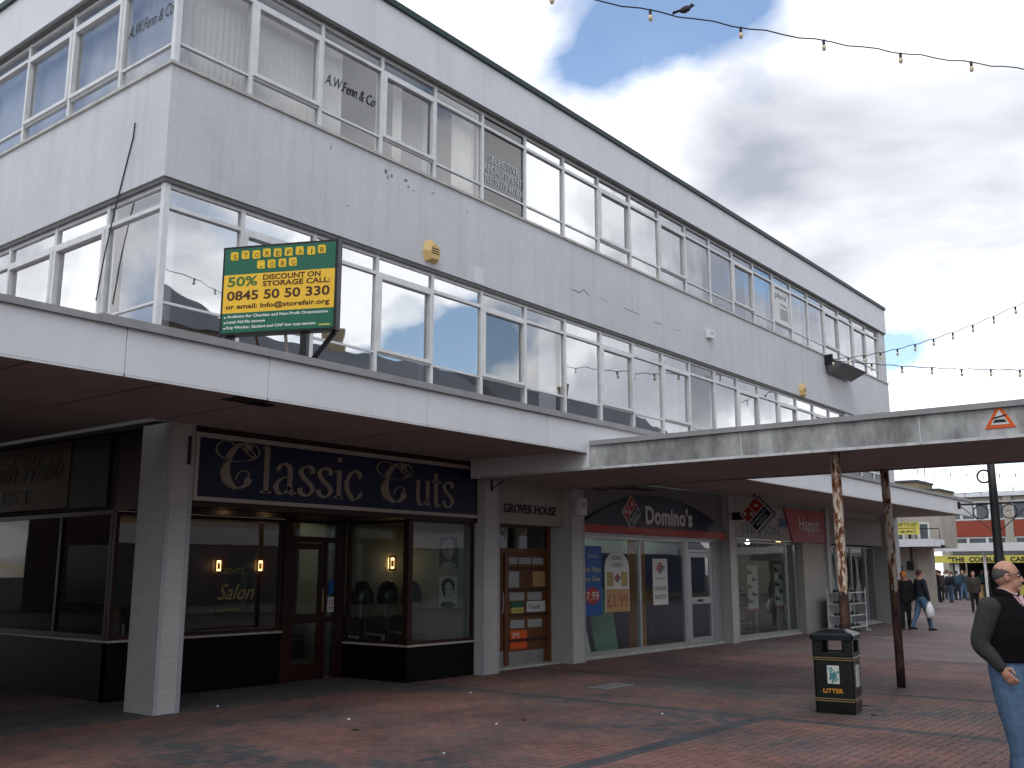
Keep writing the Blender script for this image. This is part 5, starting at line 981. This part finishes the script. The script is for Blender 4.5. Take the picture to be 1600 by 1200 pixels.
def ring(cx, cy, z, rx, ry, n=20): return [(cx+rx*cos(2*pi*k/n), cy+ry*sin(2*pi*k/n), z) for k in range(n)]
def person(loc, rz, H, label, top, legs, sleeve=None, hair='hair_brown', near=False, swing=(0, 0), arms=((.0, .1), (.0, .1)), coat=0, stout=1.0, hood=None, shoes='shoe', group=None, arm_pts=None, look=0):
    """stands at loc facing local +x; swing = forward angle of the right and left leg"""
    t = thing('person', loc, label, 'person', group, rz); k = H/1.75; vx = .0075 if near else .022
    hipz, kl, fl_ = .90*k, .43*k, .40*k
    def leg(s, a):
        h = Vector((0, s*.095*k, hipz)); kn = h+Vector((sin(a)*kl, 0, -cos(a)*kl)); b = a-max(0, -a)*.9-(.08 if a > 0 else .02); an_ = kn+Vector((sin(b)*fl_, 0, -cos(b)*fl_)); return h, kn, an_
    Ls = {s: leg(s, a) for s, a in ((-1, swing[0]), (1, swing[1]))}
    low = min(an_.z for _, _, an_ in Ls.values())-.075*k            # keep the lower foot on the ground
    dz = -low
    for s in Ls: Ls[s] = tuple(p+Vector((0, 0, dz)) for p in Ls[s])
    sh = 1.43*k+dz
    def arm(s, a, e):
        if arm_pts and s in arm_pts: return [Vector((q[0]*k, q[1]*k, q[2]*k+dz)) for q in arm_pts[s]]
        S0 = Vector((0, s*.185*k*stout**.5, sh)); E = S0+Vector((sin(a)*.30*k, s*.05*k, -cos(a)*.30*k)); b = a+e; return [S0, E, E+Vector((sin(b)*.26*k, -s*.01*k, -cos(b)*.26*k))]
    A = {-1: arm(-1, *arms[0]), 1: arm(1, *arms[1])}
    body = MB(); hz = 1.625*k+dz
    HT = Matrix.Rotation(look, 4, 'Z'); body.T = HT
    # head: skull, jaw, nose, chin, ears
    body.ell((-.012*k, 0, hz+.022*k), (.098*k, .078*k, .105*k), 18, 14); body.ell((.028*k, 0, hz-.048*k), (.066*k, .058*k, .072*k), 14, 10); body.ell((.070*k, 0, hz-.098*k), (.026*k, .03*k, .022*k), 10, 8)
    body.tube([(.086*k, 0, hz+.018*k), (.106*k, 0, hz-.018*k), (.112*k, 0, hz-.032*k), (.085*k, 0, hz-.040*k)], [.008*k, .012*k, .016*k, .012*k], 8); body.ell((.083*k, 0, hz-.066*k), (.018*k, .024*k, .009*k), 8, 6); body.ell((.078*k, 0, hz+.036*k), (.016*k, .052*k, .012*k), 8, 6)
    for s in (-1, 1): body.ell((-.012*k, s*.079*k, hz-.008*k), (.020*k, .010*k, .032*k), 8, 8)
    body.T = None
    limb(body, [(-.02*k, 0, sh-.02*k), (-.015*k, 0, sh+.06*k), (.0, 0, hz-.06*k)], [.075*k*stout**.5, .060*k*stout**.5, .058*k])
    body.loft([ring(0, 0, .88*k+dz, .10*k, .15*k), ring(0, 0, 1.1*k+dz, .10*k, .14*k), ring(0, 0, 1.34*k+dz, .11*k, .17*k), ring(0, 0, 1.45*k+dz, .06*k, .10*k)])
    for s in (-1, 1):
        limb(body, A[s], [.045*k, .038*k, .027*k]); limb(body, list(Ls[s]), [.075*k, .05*k, .035*k])
        w = A[s][2]; d = (A[s][2]-A[s][1]).normalized(); side = Vector((0, 1, 0)); fw = d.cross(side).normalized()
        if fw.x < 0: fw = -fw
        body.ell(w+d*.05*k, (.040*k, .020*k, .046*k), 10, 8, d.to_track_quat('Z', 'Y').to_matrix() if not near else None)
        if near:
            pl = w+d*.055*k
            for f_ in range(4):
                o = fw*(.030-.020*f_)*k; ln = (.072, .080, .076, .060)[f_]*k; b0_ = pl+d*.03*k+o; c1 = b0_+d*ln*.5; c2 = c1+(d*.6-side*s*.55).normalized()*ln*.5
                body.tube([pl+o*.8, b0_, c1, c2], [.0105*k, .0105*k, .0095*k, .008*k], 8)
            th = pl-d*.02*k+fw*.035*k; body.tube([th, th+(d*.5+fw*.8).normalized()*.035*k, th+(d*.9+fw*.35).normalized()*.07*k], [.013*k, .011*k, .009*k], 8)
    fuse(body, 'body', 'skin', t, .006 if near else .02, 4)
    # trousers
    tr = MB(); st = stout
    tr.loft([ring(.0, 0, .80*k+dz, .105*k*st, .155*k*st), ring(.0, 0, .92*k+dz, .122*k*st, .172*k*st), ring(0, 0, 1.04*k+dz, .118*k*st, .165*k*st)])
    for s in (-1, 1):
        h, kn, an_ = Ls[s]; limb(tr, [h+Vector((0, 0, .02)), h.lerp(kn, .5), kn, kn.lerp(an_, .5), an_+Vector((0, 0, .0))], [.105*k*st, .095*k*st, .074*k*st, .068*k, .062*k], 14)
    fuse(tr, 'trousers', legs, t, vx*1.1, 5)
    for s in (-1, 1):
        an_ = Ls[s][2]; f = MB(); zz = an_.z-.075*k; f.loft([[(an_.x+u*k, an_.y+w*k*cos(j*pi/5), max(zz, zz+(h*(.5+.5*sin(j*pi/5)))*k)) for j in range(10)] for u, w, h in ((-.075, .03, .07), (-.06, .04, .10), (.0, .042, .10), (.08, .05, .07), (.15, .046, .05), (.185, .02, .03))]); f.build('shoe', shoes, t, True, smooth=True)
    # upper garment with sleeves
    hem = (.80 if coat else .97)*k+dz; ja = MB()
    ja.loft([ring(.004, 0, hem-(.25*k if coat == 2 else 0), (.135 if coat else .132)*k*st, .185*k*st), ring(.006*k, 0, 1.06*k+dz, .138*k*st, .182*k*st), ring(.012*k, 0, 1.18*k+dz, .140*k*st, .182*k*st), ring(.006*k, 0, 1.30*k+dz, .132*k*st**.7, .190*k*st**.6), ring(-.006*k, 0, 1.41*k+dz, .100*k*st**.5, .172*k*st**.5), ring(-.015*k, 0, 1.475*k+dz, .070*k*st**.5, .085*k*st**.5)])
    sl_ = ja if not sleeve else MB()
    for s in (-1, 1):
        q = A[s]; limb(sl_, [q[0]+Vector((0, -s*.01, -.01)), q[0].lerp(q[1], .5), q[1], q[1].lerp(q[2], .55), q[2]+(q[1]-q[2]).normalized()*.01], [.080*k*st**.4, .074*k*st**.4, .066*k*st**.3, .058*k, .046*k], 12)
    j = fuse(ja, 'jacket', top, t, vx, 4)
    if sleeve: fuse(sl_, 'sleeves', sleeve, t, vx, 4)
    # hair or hood
    hr = MB(HT)
    if hood: hr.ell((-.02*k, 0, hz+.015*k), (.115*k, .098*k, .128*k), 14, 10); hr.ell((-.05*k, 0, sh+.03*k), (.10*k, .13*k, .07*k), 12, 8); ho = fuse(hr, 'hood', hood, t, .02, 3)
    elif hair:
        n = 20; vs = []; fs = []; rows = 9
        for i in range(rows+1):
            for q_ in range(n):
                az_ = 2*pi*q_/n; front = max(0, cos(az_)); low_ = radians(62)+(1-front)*radians(52) if not near else radians(98)+max(0, -cos(az_))*radians(24)
                start = 0 if not near else radians(70)-max(0, -cos(az_))*radians(12)+front*radians(14)
                th = start+(low_-start)*i/rows if low_ > start else start
                ra = .0992 if near else .103; vs.append((-.013*k+ra*k*sin(th)*cos(az_), (.0795 if near else .084)*k*sin(th)*sin(az_), hz+.022*k+(.1065 if near else .110)*k*cos(th)))
        fs = [(i*n+q_, i*n+(q_+1) % n, (i+1)*n+(q_+1) % n, (i+1)*n+q_) for i in range(rows) for q_ in range(n) if not (near and cos(2*pi*(q_+.5)/n) > .32)]
        hr.add(vs, fs); o = hr.build('hair', hair, t, True)
        if near:
            at_ = o.data.attributes.new('dens', 'FLOAT', 'POINT'); at_.data.foreach_set('value', [min(1, min(i, (rows-i)*1.5)/4.)*min(1, max(0, (.34-cos(2*pi*q_/n))*2.2)) for i in range(rows+1) for q_ in range(n)])
        o.data.polygons.foreach_set('use_smooth', [True]*len(o.data.polygons)); so_ = o.modifiers.new('thick', 'SOLIDIFY'); so_.thickness = .001 if near else .006
    return t, A, hz, k
# man walking past on the right
mp_ = deep(1573, 893, 7.85)
t, A, hz, k = person((mp_.x, mp_.y, 0), HEAD-pi/2+radians(-64), 1.73, 'bald man in glasses, black fleece with grey sleeves and jeans', 'fleece', 'denim', 'sleeve_grey', 'hair_grey', True, (.10, -.12), coat=0, stout=1.36, look=radians(46), arm_pts={-1: [(-.02, -.225, 1.39), (-.065, -.295, 1.11), (.065, -.25, .935)], 1: [(.0, .215, 1.40), (.05, .27, 1.12), (.17, .24, .95)]})
HT = Matrix.Rotation(radians(46), 4, 'Z'); g = MB(HT)
for s in (-1, 1):
    g.tube([(.088*k, s*.036*k+.026*k*cos(q*pi/8), hz+.014*k+.016*k*sin(q*pi/8)) for q in range(16)], .0028, 6, closed=True); g.tube([(.086*k, s*.061*k, hz+.02*k), (.03*k, s*.083*k, hz+.02*k), (-.02*k, s*.086*k, hz+.008*k)], .003, 6)
g.tube([(.089*k, -.011*k, hz+.016*k), (.093*k, 0, hz+.02*k), (.089*k, .011*k, hz+.016*k)], .0026, 6); g.build('glasses', 'iron', t, True)
for s in (-1, 1):
    MB(HT).ell((.077*k, s*.034*k, hz+.012*k), (.011*k, .013*k, .009*k), 10, 8).build('eye', 'text_white', t, True, smooth=True); MB(HT).ell((.0865*k, s*.034*k, hz+.012*k), (.003*k, .006*k, .006*k), 8, 6).build('iris', 'black', t, True); MB(HT).tube([(.086*k, s*.018*k, hz+.038*k), (.084*k, s*.036*k, hz+.043*k), (.070*k, s*.056*k, hz+.037*k)], .0045, 6).build('eyebrow', 'hair_brown', t, True)
MB(HT).tube([(.086*k, -.022*k, hz-.068*k), (.099*k, 0, hz-.066*k), (.086*k, .022*k, hz-.068*k)], .0035, 6).build('mouth', 'maroon', t, True)
c = MB(); c.loft([[(-.012*k+(r+.002)*cos(q*pi/12), r*sin(q*pi/12), (z-.050*max(0, cos(q*pi/12))**2)*k) for q in range(24)] for r, z in ((.098*k, 1.45), (.095*k, 1.50), (.084*k, 1.535), (.076*k, 1.53), (.074*k, 1.48))]); c.build('fleece_collar', 'fleece', t, True, smooth=True)
c = MB(); c.loft([[(-.012*k+(r+.004)*cos(q*pi/12), r*sin(q*pi/12), (z-.040*max(0, cos(q*pi/12))**2)*k) for q in range(24)] for r, z in ((.080*k, 1.47), (.073*k, 1.525), (.069*k, 1.54), (.067*k, 1.50))]); c.build('shirt_collar', 'shirt_pink', t, True, smooth=True)
for a_ in (-.045, .045): MB().add([(.078*k, a_*.2, 1.475*k), (.082*k, a_*1.1, 1.485*k), (.122*k, a_*.55, 1.42*k), (.128*k, a_*.1, 1.40*k), (.072*k, a_*.2, 1.47*k), (.074*k, a_*1.1, 1.48*k), (.114*k, a_*.55, 1.415*k), (.120*k, a_*.1, 1.395*k)], [(0, 1, 2, 3), (7, 6, 5, 4), (0, 4, 5, 1), (1, 5, 6, 2), (2, 6, 7, 3), (3, 7, 4, 0)]).build('shirt_point', 'shirt_pink', t, True)
MB().box(.184*k, .190*k, -.004, .004, 1.24*k, 1.36*k).build('zip', 'alu', t, True)
# pedestrians further down the street
fz = radians
def walker(px, py, rz, H, label, top, legs, **kw):
    p = on(px, py, 2, 0); return person((p.x, p.y, 0), rz, H, label, top, legs, **kw)
walker(1417, 984, fz(200), 1.66, 'person in a black coat with an orange hood beside the rusty post', 'cloth_black', 'cloth_black', hood='cloth_orange', coat=1, swing=(.12, -.1))
w_, A2, _, _ = walker(1443, 985, HEAD-pi/2+fz(10), 1.72, 'person in a dark jacket and jeans carrying a white carrier bag', 'cloth_navy', 'denim', swing=(.28, -.25), arms=((.12, .15), (-.1, .1)))
hw = w_.matrix_basis @ (A2[-1][2]); hw = Vector(w_.location)+Matrix.Rotation(w_.rotation_euler.z, 3, 'Z') @ A2[-1][2]
bg_ = thing('carrier_bag', (hw.x, hw.y, hw.z-.5), 'white plastic carrier bag held by the walker in the dark jacket', 'bag')
MB().loft([[(hw.x+a*cos(q*pi/6), hw.y+b*sin(q*pi/6), hw.z+z) for q in range(12)] for a, b, z in ((.13, .08, -.50), (.19, .11, -.46), (.20, .11, -.28), (.15, .07, -.14), (.04, .025, -.06))]).build('sack', 'plastic_white', bg_, smooth=True); MB().tube([(hw.x-.03, hw.y, hw.z-.08), (hw.x, hw.y, hw.z-.02), (hw.x+.03, hw.y, hw.z-.08)], .012, 6).build('handle', 'plastic_white', bg_)
walker(1525, 957, fz(195), 1.68, 'long haired person in a dark brown coat walking towards the litter bin', 'cloth_brown', 'cloth_black', coat=1, swing=(.15, -.15))
for i, (px, py, top, legs, rz, lab) in enumerate(((1461, 938, 'cloth_black', 'cloth_black', 20, 'person in a long black coat at the edge of the far crowd'), (1472, 938, 'cloth_brown', 'cloth_black', -10, 'person in a brown coat next to the long black coat in the crowd'), (1483, 937, 'cloth_white', 'cloth_navy', 10, 'person in a white top with their back turned in the far crowd'), (1490, 937, 'cloth_pink', 'cloth_black', 40, 'person in a pink top in the far crowd'), (1498, 938, 'cloth_teal', 'cloth_navy', 0, 'person in a dark teal jacket in the far crowd'), (1507, 936, 'cloth_black', 'denim', 180, 'person in a black jacket and jeans in the far crowd'), (1408, 940, 'cloth_navy', 'cloth_black', 90, 'person in navy behind the rusty post near the buff wall'), (1590, 940, 'cloth_white', 'denim', 200, 'person in white beyond the bald man'), (1466, 934, 'cloth_navy', 'cloth_navy', 60, 'person in navy at the back of the far crowd by the cream wall'), (1478, 933, 'cloth_black', 'cloth_brown', 150, 'person in black with brown trousers at the back of the far crowd'), (1503, 933, 'cloth_brown', 'denim', 30, 'person in brown and jeans at the back of the far crowd'), (1537, 935, 'cloth_teal', 'cloth_black', 240, 'person in teal and black beyond the long haired walker'), (1516, 932, 'cloth_orange', 'cloth_navy', 80, 'person in an orange top under the cobbler sign'), (1457, 936, 'cloth_brown', 'denim', -30, 'person in brown and jeans next to the buff wall'), (1468, 941, 'cloth_black', 'cloth_navy', 100, 'person in black and navy in front of the far crowd'), (1487, 941, 'cloth_navy', 'denim', 170, 'person in navy and jeans in front of the far crowd'), (1512, 938, 'cloth_teal', 'denim', -60, 'person in teal and jeans at the far crowd, next to the black jacket and jeans'), (1546, 937, 'cloth_black', 'cloth_black', 120, 'person all in black by the far canopy post'))):
    walker(px, py, fz(rz), 1.70+.05*((i*7) % 3-1), lab, top, legs, coat=2 if i == 0 else (1 if i == 1 else 0), swing=(.1*((i % 3)-1), -.1*((i % 3)-1)))
# ------------------------------------------------------------------ scraps on the paving
for px, py, w, m in ((340, 1104, .03, 'paper'), (545, 1125, .022, 'paper'), (776, 1132, .018, 'paper'), (694, 1178, .016, 'paper'), (735, 1083, .02, 'paper'), (1035, 1116, .018, 'paper'), (556, 1141, .05, 'cloth_brown'), (818, 1126, .04, 'cloth_brown'), (1352, 1103, .05, 'cloth_brown'), (1366, 1118, .035, 'cloth_brown')):
    p = on(px, py, 2, 0); a = RND.uniform(0, 3); c_, s_ = cos(a)*w, sin(a)*w
    q = [(p.x+c_, p.y+s_), (p.x-s_*.6, p.y+c_*.6), (p.x-c_*.8, p.y-s_*.7), (p.x+s_*.5, p.y-c_*.7)]
    b_ = MB(); b_.add([(x, y, .001) for x, y in q]+[(x*.999+p.x*.001, y*.999+p.y*.001, .008+RND.uniform(0, .012)) for x, y in q], [(3, 2, 1, 0), (4, 5, 6, 7), (0, 1, 5, 4), (1, 2, 6, 5), (2, 3, 7, 6), (3, 0, 4, 7)])
    tag(b_.build('litter_scrap', m), 'tiny pale scrap of paper lying on the brick paving' if m == 'paper' else 'small dry brown leaf scrap lying on the brick paving', 'litter', 'paper scraps on the paving' if m == 'paper' else 'leaf scraps on the paving')
